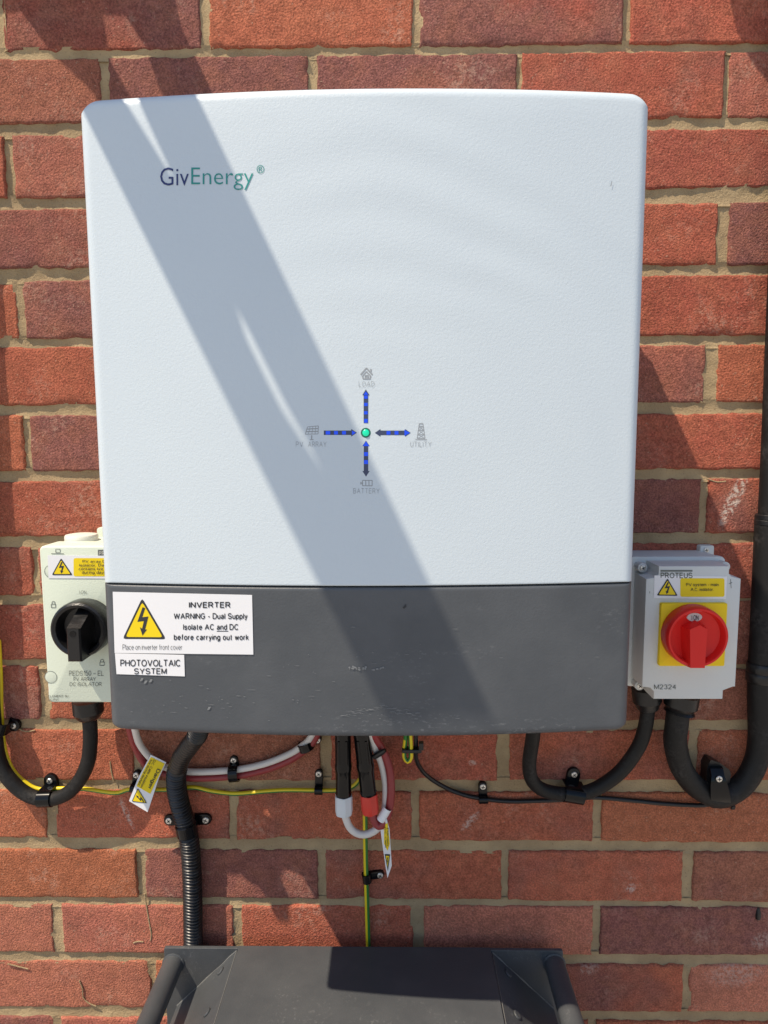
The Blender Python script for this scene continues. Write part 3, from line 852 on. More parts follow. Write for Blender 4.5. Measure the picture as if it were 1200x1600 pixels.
# pictograms
def icon(strokes, polys=()):
    ps = []
    for pts, w in strokes: ps += [(q, 0) for q in lines_px(pts, w)]
    ps += [(q, 0) for q in polys]
    return flat_print(inv, 'icon', ps, surf, ['ink_grey'])
icon([([(563.5, 585.5), (572.5, 575), (582, 585.5)], 2.0), ([(565.5, 588.5), (572.5, 580.5), (580, 588.5)], 1.6), ([(567, 587.5), (567, 592), (578.5, 592), (578.5, 587.5)], 1.6),
      ([(570.5, 592), (570.5, 586.5), (575.5, 586.5), (575.5, 592)], 1.2), ([(573, 586.5), (573, 592)], 0.8), ([(570.5, 589), (575.5, 589)], 0.8)], [[(578.5, 576.5), (580.5, 576.5), (580.5, 581.5), (578.5, 579.5)]])
icon([([(480.5 + k * 0.0, 667), (497.5, 665.5), (497, 678), (477, 678.5), (480.5, 667)], 1.1), ([(479.5, 670.5), (497.4, 669.5)], 1.6), ([(478.4, 674.5), (497.2, 674)], 1.6),
      ([(484.5, 667), (482, 678)], 0.8), ([(489, 666.5), (487.3, 678)], 0.8), ([(493.3, 666), (492.3, 678)], 0.8), ([(487, 680), (487, 687)], 1.8), ([(484, 687), (490, 687)], 1.3)]) if (k := 0) == 0 else None
icon([([(655, 662), (651.8, 685), (664, 685), (660.8, 662)], 1.1), ([(655, 662), (660.8, 662)], 1.4), ([(654.3, 666), (661.5, 666)], 1.0), ([(653.7, 672), (662.3, 672)], 1.0), ([(652.8, 679), (663.2, 679)], 1.0),
      ([(654.3, 666), (662.3, 672), (652.8, 679), (664, 685)], 0.7), ([(661.5, 666), (653.7, 672), (663.2, 679), (651.8, 685)], 0.7), ([(649, 687), (667, 687)], 1.2)])
icon([([(566.5, 750.5), (581.5, 750.5), (581.5, 759), (566.5, 759), (566.5, 750.5)], 1.3), ([(571.5, 750.5), (571.5, 759)], 1.3), ([(576.5, 750.5), (576.5, 759)], 1.3), ([(563, 755), (566.5, 755)], 1.5)], [[(563.2, 753), (564.8, 753), (564.8, 757), (563.2, 757)]])
# arrow windows with their lights
def arrow(poly, lights):
    ob = flat_print(inv, 'arrow_window', [(q, 0) for q in poly], surf, ['arrow'])
    for q in lights:
        flat_print(ob, 'light', [(q, 0)], lambda a, b: surf(a, b) + Vector((0, -0.00012, 0)), ['blue_led'])
def sq(cx, cy, w, h): return [(cx - w / 2, cy - h / 2), (cx + w / 2, cy - h / 2), (cx + w / 2, cy + h / 2), (cx - w / 2, cy + h / 2)]
arrow([sq(571.7, 639, 7, 44), [(566, 617.5), (571.7, 608.5), (577.4, 617.5)]], [[(568, 617), (571.7, 611.5), (575.4, 617)], sq(571.7, 632, 5.4, 5), sq(571.7, 645, 5.4, 5), sq(571.7, 657.5, 5.4, 6), sq(571.7, 620.5, 5.4, 5)])
arrow([sq(527.5, 676.2, 43, 7), [(548.7, 670.2), (557.7, 676.2), (548.7, 682.2)]], [sq(512.5, 676.2, 7, 5.4), sq(525, 676.2, 6, 5.4), sq(537.5, 676.2, 6, 5.4), [(550, 672.5), (556, 676.2), (550, 679.9)]])
arrow([sq(614, 676.3, 40, 7), [(594.5, 670.3), (585.7, 676.3), (594.5, 682.3)], [(633, 670.3), (641.6, 676.3), (633, 682.3)]], [sq(607, 676.3, 6, 5.6), sq(619.5, 676.3, 6, 5.6), [(632, 671.5), (640.6, 676.3), (632, 681.1)]])
arrow([sq(571.9, 716, 7, 44), [(566.2, 697), (571.9, 688.3), (577.6, 697)], [(566.2, 736), (571.9, 744.8), (577.6, 736)]], [[(567, 697), (571.9, 689.5), (576.8, 697)], sq(571.9, 709.5, 6, 6), sq(571.9, 722, 6, 6)])
def disc(cx, cy, r, n=24): return [(cx + r * math.cos(2 * math.pi * k / n), cy + r * math.sin(2 * math.pi * k / n)) for k in range(n)]
ring_ = flat_print(inv, 'indicator_ring', [(disc(571.5, 676.2, 7.8), 0)], surf, ['green_ring'])
p = WF(571.5, 676.2)
mb = MB(); mb.lathe(p + Vector((0, 0.0006, 0)), Vector((0, -1, 0)), [(0.0028, 0), (0.0027, 0.0012), (0.0020, 0.0018), (0.0008, 0.0020)], 20)
mb.build('indicator_light', 'green_led', ring_, smooth=True)
# label on the lower cover
def film(parent, name, quad, sf, mat='sticker', n=8):
    """thin label with a thickness, following the surface"""
    mb = MB(); th = Vector((0, -0.00025, 0))
    a, b, c, d = (Vector(q) for q in quad)      # tl tr br bl
    idx = []
    for i in range(n + 1):
        t = i / n
        up, dn = a + (b - a) * t, d + (c - d) * t
        mb.v += [tuple(sf(*up) + th), tuple(sf(*dn) + th), tuple(sf(*up)), tuple(sf(*dn))]
    for i in range(n):
        k = i * 4
        mb.f += [(k, k + 1, k + 5, k + 4), (k + 2, k, k + 4, k + 6), (k + 1, k + 3, k + 7, k + 5)]; mb.m += [0, 0, 0]
    mb.f += [(0, 2, 3, 1), (n * 4, n * 4 + 1, n * 4 + 3, n * 4 + 2)]; mb.m += [0, 0]
    return mb.build(name, mat, parent)
sf2 = lambda a, b: WF(a, b) + Vector((0, -0.00055, 0))
lab = film(inv, 'warning_label', [(176.5, 924.5), (394, 929.5), (396, 1022.5), (179.5, 1020)], lambda a, b: WF(a, b) + Vector((0, -0.0003, 0)))
lab['label'] = 'white label with yellow lightning triangle and INVERTER warning'
warning_triangle(lab, (222.5, 934), (192, 998), (260, 998.5), sf2, 0.10)
words(lab, 'INVERTER', 295.5, 940, 360.5, 949.5, sf2, 'ink', bold=0.022)
words(lab, 'WARNING - Dual Supply', 272, 957.5, 387, 969, sf2, 'ink', bold=0.016)
words(lab, 'Isolate AC and DC', 286.5, 974.5, 372.5, 984, sf2, 'ink', bold=0.016)
flat_print(lab, 'underline', [(sq(348, 986, 18, 1.2), 0)], sf2, ['ink'])
words(lab, 'before carrying out work', 272, 990.5, 389, 1002, sf2, 'ink', bold=0.016)
words(lab, 'Place on inverter front cover', 192, 1006.5, 285, 1015, sf2, 'ink', bold=-0.012)
lab = film(inv, 'system_label', [(180, 1020.5), (288, 1023), (289, 1056.5), (182.5, 1053)], lambda a, b: WF(a, b) + Vector((0, -0.0003, 0)))
words(lab, 'PHOTOVOLTAIC', 188.5, 1030, 282, 1041, sf2, 'ink', bold=0.012)
words(lab, 'SYSTEM', 210, 1043.5, 261, 1053, sf2, 'ink', bold=0.012)
# small dark chips on the covers and chalky scuffs on the grey panel
flat_print(inv, 'chip_mark', [([(629, 949), (634.5, 943.5), (635, 948), (631, 951)], 0)], sf2, ['ink'])
flat_print(inv, 'chip_mark', [([(953.5, 291), (955.5, 283), (956.3, 284), (954.5, 292)], 0)], sf2, ['ink_grey'])
M['scuff'] = plastic('chalk scuff', (0.19, 0.20, 0.21), 0.9)
rs = random.Random(5)
ps = []
for i in range(90):
    k = rs.random()
    if k < 0.45: x, y = rs.gauss(330, 110), rs.gauss(1095, 14)
    elif k < 0.7: x, y = rs.gauss(560, 90), rs.gauss(1040, 34)
    elif k < 0.85: x, y = rs.gauss(600, 45), 1118 - 0.0006 * 0 + rs.gauss(0, 4)
    else: x, y = rs.uniform(200, 950), rs.uniform(940, 1130)
    if not (192 < x < 960 and 1062 < y < 1133 or 410 < x < 960 and 935 < y < 1133): continue
    l, h = abs(rs.gauss(0, 2.4)) + 0.6, rs.uniform(0.25, 0.6)
    ps.append(([(x - l, y), (x - l * .3, y - h), (x + l, y - h * .4), (x + l * .5, y + h)], 0))
for (x, y) in ((228, 1066), (236, 1064), (327, 1107), (222, 1062)):
    ps.append(([(x - 3, y + 2), (x - 1, y - 3), (x + 3, y - 3.5), (x + 1, y + 1)], 0))
for i in range(30):
    t = rs.random(); x = 535 + 118 * t; y = 1117 - 14 * math.sin(min(1, t * 1.3) * 1.9) * 0.9 + 12 * max(0, t - .55) * 2 + rs.gauss(0, 3.0)
    l = rs.uniform(2, 9)
    ps.append(([(x - l, y + .1 * l), (x, y - 0.35), (x + l, y + .3 * l), (x, y + 0.35)], 0))
for i in range(26):
    x = rs.uniform(545, 605); y = 1044 + rs.gauss(0, 1.4); rr = rs.uniform(0.8, 2.2)
    ps.append((disc(x, y, rr, 6), 0))
o = flat_print(inv, 'scuff_marks', ps, sf2, ['scuff']); o['kind'] = 'stuff'

# ------------------------------------------------------------------ screws, clips
def screw_head(mb, c, r, mi=0, cross_mi=1, ang=0.3):
    ax = Vector((0, -1, 0))
    mb.lathe(c, ax, [(r, 0), (r, r * 0.25), (r * 0.85, r * 0.42), (r * 0.3, r * 0.5)], 18, mi)
    ca, sa = math.cos(ang), math.sin(ang)
    for u, v in ((0.62, 0.13), (0.13, 0.62)):
        q = [(-u, -v), (u, -v), (u, v), (-u, v)]
        mb.add([c + Vector(((a * ca - b * sa) * r, -r * 0.53, (a * sa + b * ca) * r)) for a, b in q], [(0, 1, 2, 3)], cross_mi)
def clip(label, screw, cable, rc, tabw=6.5, d_c=None, group='black cable clips on the wall', width=0.009, dirv=None, name='cable_clip', extra=None):
    """P-clip: tab on the wall with a screw, strap looping over the cable.  screw and cable in photograph px"""
    dc = d_c if d_c is not None else rc + 0.002
    s = W(*screw, 0.004); c = W(*cable, dc)
    root = thing(name, label, 'clip', (s.x, 0, s.z), group)
    v = Vector((c.x - s.x, 0, c.z - s.z)); ln = v.length; v.normalize()
    w = Vector((-v.z, 0, v.x))                     # along the cable
    hw = tabw * PX(0)
    # tab: flat rounded plate from the screw to the strap
    mb = MB()
    outline = []
    for k in range(9):
        a = math.pi / 2 + math.pi * k / 8
        outline.append((math.cos(a) * hw, math.sin(a) * hw))
    end = max(ln - rc * 0.6, hw)
    outline = outline + [(end, -hw), (end, hw)]
    pts = [(s.x + v.x * a + w.x * b, s.z + v.z * a + w.z * b) for a, b in outline]
    ar = sum(pts[i][0] * pts[(i + 1) % len(pts)][1] - pts[(i + 1) % len(pts)][0] * pts[i][1] for i in range(len(pts)))
    if ar < 0: pts.reverse()
    mb.prism(pts, -0.001, 0.0042, 0, 0.0009)
    mb.build('tab', 'black_gloss', root, smooth=True)
    # strap: arch round the cable
    mb = MB(); n = 14; ri, ro = rc + 0.0003, rc + 0.0021
    prof = [Vector((-rc * 1.0 - 0.0022, 0.0035 - dc))] if False else []
    arcs = [(-math.pi * 0.5 + 0.0) + math.pi * (k / n) for k in range(n + 1)]
    rings = []
    rings.append((-(ro), 0.0))
    path_ = [(-ro, 0.001), (-ro, dc)] + [(-ro * math.cos(math.pi * k / n), dc + ro * math.sin(math.pi * k / n)) for k in range(1, n)] + [(ro, dc), (ro, 0.001)]
    ipath = [(-ri, 0.001), (-ri, dc)] + [(-ri * math.cos(math.pi * k / n), dc + ri * math.sin(math.pi * k / n)) for k in range(1, n)] + [(ri, dc), (ri, 0.001)]
    base = len(mb.v); m_ = len(path_)
    for (oa, od), (ia, id_) in zip(path_, ipath):
        for aa, dd in ((oa, od), (ia, id_)):
            for sgn in (-1, 1):
                q = Vector((c.x, 0, c.z)) + v * aa + w * (sgn * width / 2)
                mb.v.append((q.x, -dd, q.z))
    for i in range(m_ - 1):
        a = base + i * 4; b = a + 4
        mb.f += [(a, a + 1, b + 1, b), (a + 2, b + 2, b + 3, a + 3), (a, b, b + 2, a + 2), (a + 1, a + 3, b + 3, b + 1)]; mb.m += [0] * 4
    mb.f += [(base, base + 2, base + 3, base + 1), (base + (m_ - 1) * 4, base + (m_ - 1) * 4 + 1, base + (m_ - 1) * 4 + 3, base + (m_ - 1) * 4 + 2)]; mb.m += [0, 0]
    mb.build('strap', 'black_gloss', root, smooth=True, angle=40)
    mb = MB(); screw_head(mb, Vector((s.x, -0.0042, s.z)), 0.0036, 0, 1, random.uniform(0, 1.5))
    mb.build('screw', ['steel', 'ink'], root, smooth=True)
    return root

# ------------------------------------------------------------------ left (d.c.) isolator
DL = 0.085
dc = thing('dc_isolator', 'pale green isolator box with black rotary knob left of the inverter', 'switch box', (W(130, 1098, 0.04).x, -0.04, W(130, 1098, 0.04).z))
x0, x1 = W(61, 858, DL).x, W(61, 858, DL).x + 0.089
z1_, z0_ = W(110, 853, DL).z, W(110, 1098, DL).z
mb = MB(); mb.prism(rrect(x0 + 0.007, x1 - 0.007, z0_ + 0.004, z1_ - 0.002, 0.008), 0.001, 0.052, 0, 0.001)
mb.build('enclosure_base', 'cream', dc, smooth=True)
mb = MB(); mb.prism(rrect(x0, x1, z0_, z1_, 0.005), 0.0525, DL, 0, 0.0022, 3)
mb.build('lid', 'cream', dc, smooth=True)
# blanking plug on top
tp = Vector((W(123, 833, 0.040).x, -0.034, z1_ - 0.003))
mb = MB(); mb.lathe(tp, Vector((0, 0, 1)), [(0.0175, 0), (0.0175, 0.006), (0.0165, 0.0078), (0.012, 0.0086), (0.002, 0.009)], 32)
mb.build('blanking_plug', 'cream_light', dc, smooth=True)
# mounting lug beside it
q = W(158, 828, 0.006)
mb = MB(); mb.prism(rrect(q.x - 0.004, q.x + 0.02, z1_ - 0.02, q.z + 0.003, 0.003), 0.001, 0.009, 0, 0.001)
mb.build('mounting_lug', 'cream', dc, smooth=True)
sfL = flat(DL + 0.0002); sfL2 = flat(DL + 0.0006)
for cx, cy in ((79.5, 893), (79.5, 1058)):
    pz = W(cx, cy, DL)
    mb = MB(); mb.lathe(Vector((pz.x, -DL + 0.0006, pz.z)), Vector((0, -1, 0)), [(0.0062, 0), (0.0062, 0.0006), (0.0058, 0.0007), (0.001, 0.0007)], 26)
    o = mb.build('screw_cover', 'cream', dc, smooth=True)
    mb = MB()
    n = 32
    for k in range(n):
        a = 2 * math.pi * k / n
        for rr in (0.0063, 0.0068): mb.v.append((pz.x + rr * math.cos(a), -DL - 0.0003, pz.z + rr * math.sin(a)))
    for k in range(n):
        j = (k + 1) % n; mb.f.append((2 * k, 2 * k + 1, 2 * j + 1, 2 * j)); mb.m.append(0)
    mb.build('groove', 'ink_box', o)
lab = film(dc, 'warning_label', [(74.5, 867.5), (186, 868.5), (186, 904), (76, 903.5)], sfL, n=2)
warning_triangle(lab, (95.5, 872), (81, 898.5), (113.5, 898.5), sfL2, 0.13)
def rr_px(x0, y0, x1, y1, r): return [(a, b) for a, b in rrect(x0, x1, y0, y1, r, 3)]
flat_print(lab, 'yellow_panel', [(rr_px(115, 872, 184, 900.5, 3), 0)], flat(DL + 0.0005), ['yellow'])
sfL3 = flat(DL + 0.0009)
words(lab, 'PV array D.C.', 129, 875, 173, 880, sfL3, 'ink', bold=0.012)
words(lab, 'Isolator. Danger', 124, 881, 178, 886, sfL3, 'ink', bold=0.012)
words(lab, 'contains live parts', 123, 887, 180, 891.5, sfL3, 'ink', bold=0.012)
words(lab, 'during daylight', 128, 892.5, 176, 897.5, sfL3, 'ink', bold=0.012)
flat_print(dc, 'maker_badge', [([(153, 859), (165, 859), (165, 868), (153, 868)], 0)], sfL, ['ink_box'])
words(dc, 'P', 155, 861, 158.5, 867, sfL2, 'cream_light')
words(dc, 'R', 159.5, 861, 163.5, 867, sfL2, 'cream_light')
words(dc, 'I ON', 124, 922.5, 135, 928, sfL, 'ink_box', bold=-0.008)
words(dc, 'PEDS150 – EL', 108, 1048, 162, 1056, sfL, 'ink_box', bold=-0.004)
words(dc, 'PV ARRAY', 115, 1058, 150, 1064, sfL, 'ink_box', bold=-0.002)
words(dc, 'DC ISOLATOR', 109, 1066, 159, 1072, sfL, 'ink_box', bold=-0.002)
words(dc, 'ELEMENT 9J', 75.5, 1086, 107, 1089.5, sfL, 'ink_box', bold=0.004)
words(dc, 'DC-PV1', 76, 1091.5, 91, 1095, sfL, 'ink_box', bold=0.004)
for cx, cy in ((83.5, 945), (159.5, 1035.5)):
    ps = [(q, 0) for q in lines_px([(cx - 3.4, cy - 1), (cx + 3.4, cy - 1), (cx + 3.4, cy + 4.3), (cx - 3.4, cy + 4.3), (cx - 3.4, cy - 1)], 0.9)]
    ps += [(q, 0) for q in lines_px([(cx - 2.2, cy - 1), (cx - 2.2, cy - 4), (cx - 1, cy - 5.4), (cx + 1, cy - 5.4), (cx + 2.2, cy - 4), (cx + 2.2, cy - 1)], 0.9)]
    flat_print(dc, 'padlock_icon', ps, sfL, ['ink_box'])
flat_print(dc, 'lock_slot', [([(80, 864.5), (100, 864.8), (100, 865.8), (80, 865.5)], 0)] + [(q, 0) for q in lines_px([(87, 858), (94, 858), (94, 863), (87, 863), (87, 858)], 0.8)], sfL, ['ink_box'])
# rotary knob: collar, dished ring, upright grip
kc = W(121, 985.5, 0.110)
kr = 46.5 * PX(0.110)
kc = Vector((kc.x, -DL, kc.z))
mb = MB(); mb.lathe(kc, Vector((0, -1, 0)), [(kr * 0.94, 0.0), (kr * 0.94, 0.004), (kr * 1.0, 0.007), (kr * 1.0, 0.020), (kr * 0.97, 0.0235), (kr * 0.90, 0.025), (kr * 0.80, 0.0235), (kr * 0.74, 0.018), (kr * 0.70, 0.010), (kr * 0.40, 0.009), (0.001, 0.009)], 48)
knob = mb.build('knob', 'black', dc, smooth=True)
mb = MB()
gx0, gx1 = W(103.5, 1000, 0.126).x, W(125.5, 1000, 0.126).x
gzt, gzb = W(115, 983, 0.126).z, W(115, 1034.5, 0.126).z
prof = [(gx0 - 0.001, gzb - 0.0005), (gx1 + 0.001, gzb - 0.0005), (gx1 + 0.004, kc.z + kr * 0.72), (gx0 - 0.003, kc.z + kr * 0.72)]
# wedge: full height at the pointer end, sloping to the dish at the top
def wedge(mb, xa, xb, zb, zt, zr, d0, d1, mi=0, ch=0.0015):
    v = [(xa, -d0, zb), (xb, -d0, zb), (xb, -d0, zr), (xa, -d0, zr),
         (xa + ch, -d1, zb + ch), (xb - ch, -d1, zb + ch), (xb - ch, -d1, zt), (xa + ch, -d1, zt),
         (xa, -d1 + ch, zb), (xb, -d1 + ch, zb), (xb, -d1 + ch * 1.2, zt + ch * .2), (xa, -d1 + ch * 1.2, zt + ch * .2)]
    f = [(4, 5, 6, 7), (8, 9, 5, 4), (9, 10, 6, 5), (11, 8, 4, 7), (0, 1, 9, 8), (1, 2, 10, 9), (3, 0, 8, 11), (10, 2, 3, 11), (7, 6, 10, 11)]
    mb.add(v, f, mi)
wedge(mb, gx0, gx1, gzb, gzt, gzt + 0.016, DL + 0.008, 0.126)
mb.build('grip', 'black', knob)
hp = W(113.5, 991, 0.1263)
mb = MB(); mb.lathe(Vector((hp.x, -0.1261, hp.z)), Vector((0, -1, 0)), [(0.0032, 0), (0.0032, 0.0004), (0.002, 0.0002), (0.0003, 0.0001)], 16)
mb.build('grip_hole', 'black_gloss', knob, smooth=True)
def gland(parent, px, pytop, pybot, dctr, rtop, rbot, mat='black'):
    a, b = W(px[0], pytop, dctr), W(px[1], pybot, dctr)
    a.z += 0.004
    ax = b - a; ln = ax.length
    mb = MB(); mb.lathe(a, ax, [(rtop, 0), (rtop, ln * 0.62), (rtop * 0.93, ln * 0.70), (rtop * 0.80, ln * 0.86), (rbot * 1.12, ln * 0.97), (rbot, ln)], 24)
    return mb.build('cable_gland', mat, parent, smooth=True, angle=28)
gland(dc, (137, 139.5), 1099, 1124, 0.032, 0.0168, 0.0098)

# ------------------------------------------------------------------ right (a.c.) isolator
DR = 0.082
ac = thing('ac_isolator', 'light grey isolator box with red knob on yellow plate right of the inverter', 'switch box', (W(1080, 1095, 0.04).x, -0.04, W(1080, 1095, 0.04).z))
ax0, ax1 = W(1006.5, 990, DR).x, W(1153.5, 990, DR).x
az1, az0 = W(1085, 884.5, DR).z, W(1085, 1092.5, DR).z
bx0, bx1, bz0, bz1 = ax0 - 0.002, ax1 - 0.002, az0 + 0.003, az1 + 0.002
mb = MB(); mb.prism(rrect(bx0 - 0.002, bx1 + 0.001, bz0 - 0.001, bz1 + 0.001, 0.005), 0.001, 0.040, 0, 0.001)
mb.build('enclosure_base', 'box_grey', ac, smooth=True)
mb = MB(); mb.prism(rrect(bx0 - 0.004, bx1 + 0.002, bz0 - 0.002, bz1 + 0.002, 0.006), 0.041, 0.048, 0, 0.0012)
mb.build('gasket_rim', 'box_grey', ac, smooth=True)
# lid: raised panel whose corners are cut back for the screws
nx, nz = 0.0125, 0.0135
lid = [(ax0 + nx, az0), (ax1 - nx, az0), (ax1 - nx, az0 + nz * .7), (ax1 - nx * .2, az0 + nz), (ax1, az0 + nz), (ax1, az1 - nz), (ax1 - nx * .8, az1 - nz * .8), (ax1 - nx, az1 - nz * .6), (ax1 - nx, az1), (ax0 + nx, az1), (ax0 + nx, az1 - nz * .6), (ax0 + nx * .8, az1 - nz * .85), (ax0, az1 - nz), (ax0, az0 + nz), (ax0 + nx * .7, az0 + nz * .9), (ax0 + nx, az0 + nz * .6)]
mb = MB(); mb.prism(lid, 0.0485, DR, 0, 0.0012, 2)
mb.build('lid', 'box_grey', ac, smooth=True)
for k, (sx, sz, px, py, dd) in enumerate(((ax0 + 0.004, az1 - 0.006, 1003, 876, .058), (ax1 - 0.006, az1 - 0.005, 1139, 880, .058), (ax0 + 0.0055, az0 + 0.0065, 993.5, 1073.5, .058), (ax1 - 0.006, az0 + 0.006, 1138, 1083, .058))):
    mb = MB(); mb.lathe(Vector((sx, -0.048, sz)), Vector((0, -1, 0)), [(0.0052, 0), (0.0052, 0.012), (0.0045, 0.0128), (0.001, 0.0128)], 20)
    post = mb.build('screw_post', 'box_grey', ac, smooth=True)
    mb = MB(); screw_head(mb, Vector((sx, -0.0608, sz)), 0.0034, 0, 1, 0.4 + k)
    mb.build('screw', ['steel', 'ink'], post, smooth=True)
# mounting lug with screw
q = W(1103, 862, 0.006)
mb = MB(); mb.prism(rrect(q.x - 0.0085, q.x + 0.0075, bz1 - 0.015, W(1103, 852.5, 0.01).z, 0.002), 0.001, 0.010, 0, 0.001)
lug = mb.build('mounting_lug', 'box_grey', ac, smooth=True)
q = W(1103.5, 859.5, 0.010)
mb = MB(); screw_head(mb, Vector((q.x, -0.010, q.z)), 0.0030, 0, 1, 0.2)
mb.build('screw', ['steel', 'ink'], lug, smooth=True)
sfR = flat(DR + 0.0002); sfR2 = flat(DR + 0.0007); sfR3 = flat(DR + 0.0010)
flat_print(ac, 'maker_stripe', [([(1032, 890.5), (1082, 890.5), (1082, 893.2), (1032, 893.2)], 0)], sfR, ['ink_box'])
words(ac, 'PROTEUS', 1032, 894.5, 1082, 903.5, sfR, 'ink_box', bold=0.02, name='maker_lettering')
lab = film(ac, 'warning_label', [(1022.5, 899), (1136, 900.5), (1134, 936), (1021.5, 934.5)], sfR, n=2)
warning_triangle(lab, (1043, 903.5), (1026, 930.5), (1059, 931), sfR2, 0.13)
flat_print(lab, 'yellow_panel', [(rr_px(1063, 903.5, 1132, 932.5, 3), 0)], flat(DR + 0.0005), ['yellow'])
words(lab, 'PV system - main', 1072, 911, 1123, 917, sfR3, 'ink', bold=0.006)
words(lab, 'A.C. isolator.', 1079, 918.5, 1115, 923.5, sfR3, 'ink', bold=0.006)
words(ac, 'M2324', 1022, 1069.5, 1056, 1077, sfR, 'ink_box', bold=0.0)
for a, b in (((1141.5, 905), (1142.5, 919)), ((1139, 912), (1144, 910)), ((1015, 924), (1015.3, 927))):
    flat_print(ac, 'scratch', [(q, 0) for q in lines_px([a, b], 0.8)], sfR, ['ink_box'])
yx0, yx1 = W(1031, 990, DR + .004).x, W(1134, 990, DR + .004).x
yz1, yz0 = W(1085, 942.5, DR + .004).z, W(1085, 1040.5, DR + .004).z
mb = MB(); mb.prism(rrect(yx0, yx1, yz0, yz1, 0.0015), DR - 0.001, DR + 0.005, 0, 0.0008)
mb.build('yellow_plate', 'yellow_plate', ac, smooth=True)
kp = W(1091, 997, 0.104); kr = 49.5 * PX(0.104)
kc = Vector((kp.x, -DR - 0.004, kp.z))
mb = MB(); mb.lathe(kc, Vector((0, -1, 0)), [(kr * 0.97, 0), (kr * 1.0, 0.002), (kr * 1.0, 0.013), (kr * 0.985, 0.0165), (kr * 0.95, 0.0182), (kr * 0.89, 0.0182), (kr * 0.855, 0.0165), (kr * 0.835, 0.009), (kr * 0.55, 0.0065), (0.001, 0.0065)], 56)
knob = mb.build('knob', 'red', ac, smooth=True)
mb = MB()
# grip: tapered bar, five sided, proud of the dish
cx = W(1092.5, 1000, 0.108).x
zt, zm, zb = W(1092, 978, 0.108).z, W(1092, 985, 0.108).z, W(1092, 1042, 0.104).z
d0, d1 = DR + 0.010, 0.1085
top_ = [(cx - 0.0072, zb), (cx + 0.0072, zb), (cx + 0.0090, zm), (cx + 0.001, zt), (cx - 0.0086, zm)]
bot_ = [(cx - 0.0105, zb - 0.0005), (cx + 0.0100, zb - 0.0005), (cx + 0.0125, zm + 0.000), (cx + 0.001, zt + 0.003), (cx - 0.0125, zm + 0.000)]
mb.add([(x, -d0, z) for x, z in bot_] + [(x, -d1 + (0.003 if i > 1 else 0.001), z) for i, (x, z) in enumerate(top_)], [(5, 6, 7, 8, 9)] + [(i, (i + 1) % 5, 5 + (i + 1) % 5, 5 + i) for i in range(5)])
mb.build('grip', 'red', knob)
q = W(1085.5, 964.5, DR + 0.0125)
mb = MB(); mb.prism([(q.x + 0.0078 * math.cos(2 * math.pi * k / 20), q.z + 0.0046 * math.sin(2 * math.pi * k / 20)) for k in range(20)], DR + 0.010, DR + 0.0125, 0, 0.0005)
win = mb.build('position_window', 'box_grey', knob, smooth=True)
words(win, 'I ON', 1080.5, 961, 1091.5, 969, flat(DR + 0.0129), 'ink', bold=0.01)
gland(ac, (1009, 1012.5), 1080, 1108, 0.029, 0.0158, 0.0105)
gland(ac, (1066, 1061), 1090, 1113, 0.036, 0.0185, 0.0150)

# ------------------------------------------------------------------ conduits and cables
def cable(name, label, cat, pts, r, mat, d=0.02, seg=14, step=0.004, group=None, rfun=None, mats=None, mfun=None):
    P_ = path(pts, d, step)
    mb = MB(); mb.tube(P_, rfun or r, seg, 0, True, mfun)
    o = mb.build(name, mats or mat, None, smooth=True, angle=60)
    tag(o, label, cat, group)
    lowest = min(P_, key=lambda v: v.z)
    return rebase(o, (lowest.x, -0.001, lowest.z - r))
# loop under the left isolator, rising out of view along the wall
cable('conduit', 'black conduit looping from the left isolator up out of the left edge', 'conduit',
      [(139.5, 1118, .032), (141, 1140, .031), (141, 1162, .029), (137, 1192, .025), (123, 1221, .020), (101, 1242, .017), (71, 1249, .016), (40, 1240, .016), (14, 1217, .016), (-1, 1190, .015), (-8, 1150, .015), (-15, 1060, .015), (-31, 850, .015), (-56, 500, .015), (-96, -60, .015), (-138, -650, .015)], 0.0083, 'conduit', step=0.006)
cable('conduit', 'black conduit sagging from under the inverter to the right isolator', 'conduit',
      [(834, 1100, .06), (833, 1147, .045), (827, 1193, .028), (832, 1220, .021), (853, 1236, .017), (895, 1241, .015), (930, 1233, .016), (969, 1206, .020), (997, 1168, .025), (1008, 1137, .028), (1013, 1103, .029)], 0.0081, 'conduit', step=0.006)
cable('conduit', 'thick black conduit looping from the right isolator up the right edge', 'conduit',
      [(1060, 1108, .036), (1057, 1135, .035), (1055, 1160, .032), (1066, 1202, .025), (1091, 1232, .021), (1123, 1245, .019), (1157, 1229, .019), (1179, 1196, .019), (1187, 1158, .019), (1187, 1112, .019), (1187, 1062, .019), (1191, 985, .019), (1199, 810, .019)], 0.0128, 'conduit', step=0.006)
o = cable('conduit_pipe', 'rigid black pipe rising from the thick conduit along the right edge', 'conduit',
      [(1187, 1055, .019), (1194, 900, .019), (1202.5, 760, .019), (1211, 560, .019), (1222, 300, .019), (1238, -60, .019), (1262, -600, .019)], 0.0105, 'conduit', step=0.02)
def collar(label, px, py, d, r, h, name='pipe_coupling'):
    c = W(px, py, d)
    mb = MB(); mb.lathe(c + Vector((0, 0, -h / 2)), Vector((0.02, 0, 1)), [(r * .94, 0), (r, h * .06), (r, h * .44), (r * .95, h * .5), (r, h * .56), (r, h * .94), (r * .94, h)], 28)
    return tag(rebase(mb.build(name, 'black', None, smooth=True), (c.x, -0.001, c.z - h / 2)), label, 'coupling')
collar('black coupling ring on the thick conduit low at the right edge', 1188, 1050, .019, 0.0152, 0.022)
collar('black coupling on the thick pipe higher at the right edge', 1199.5, 812, .019, 0.0134, 0.012)
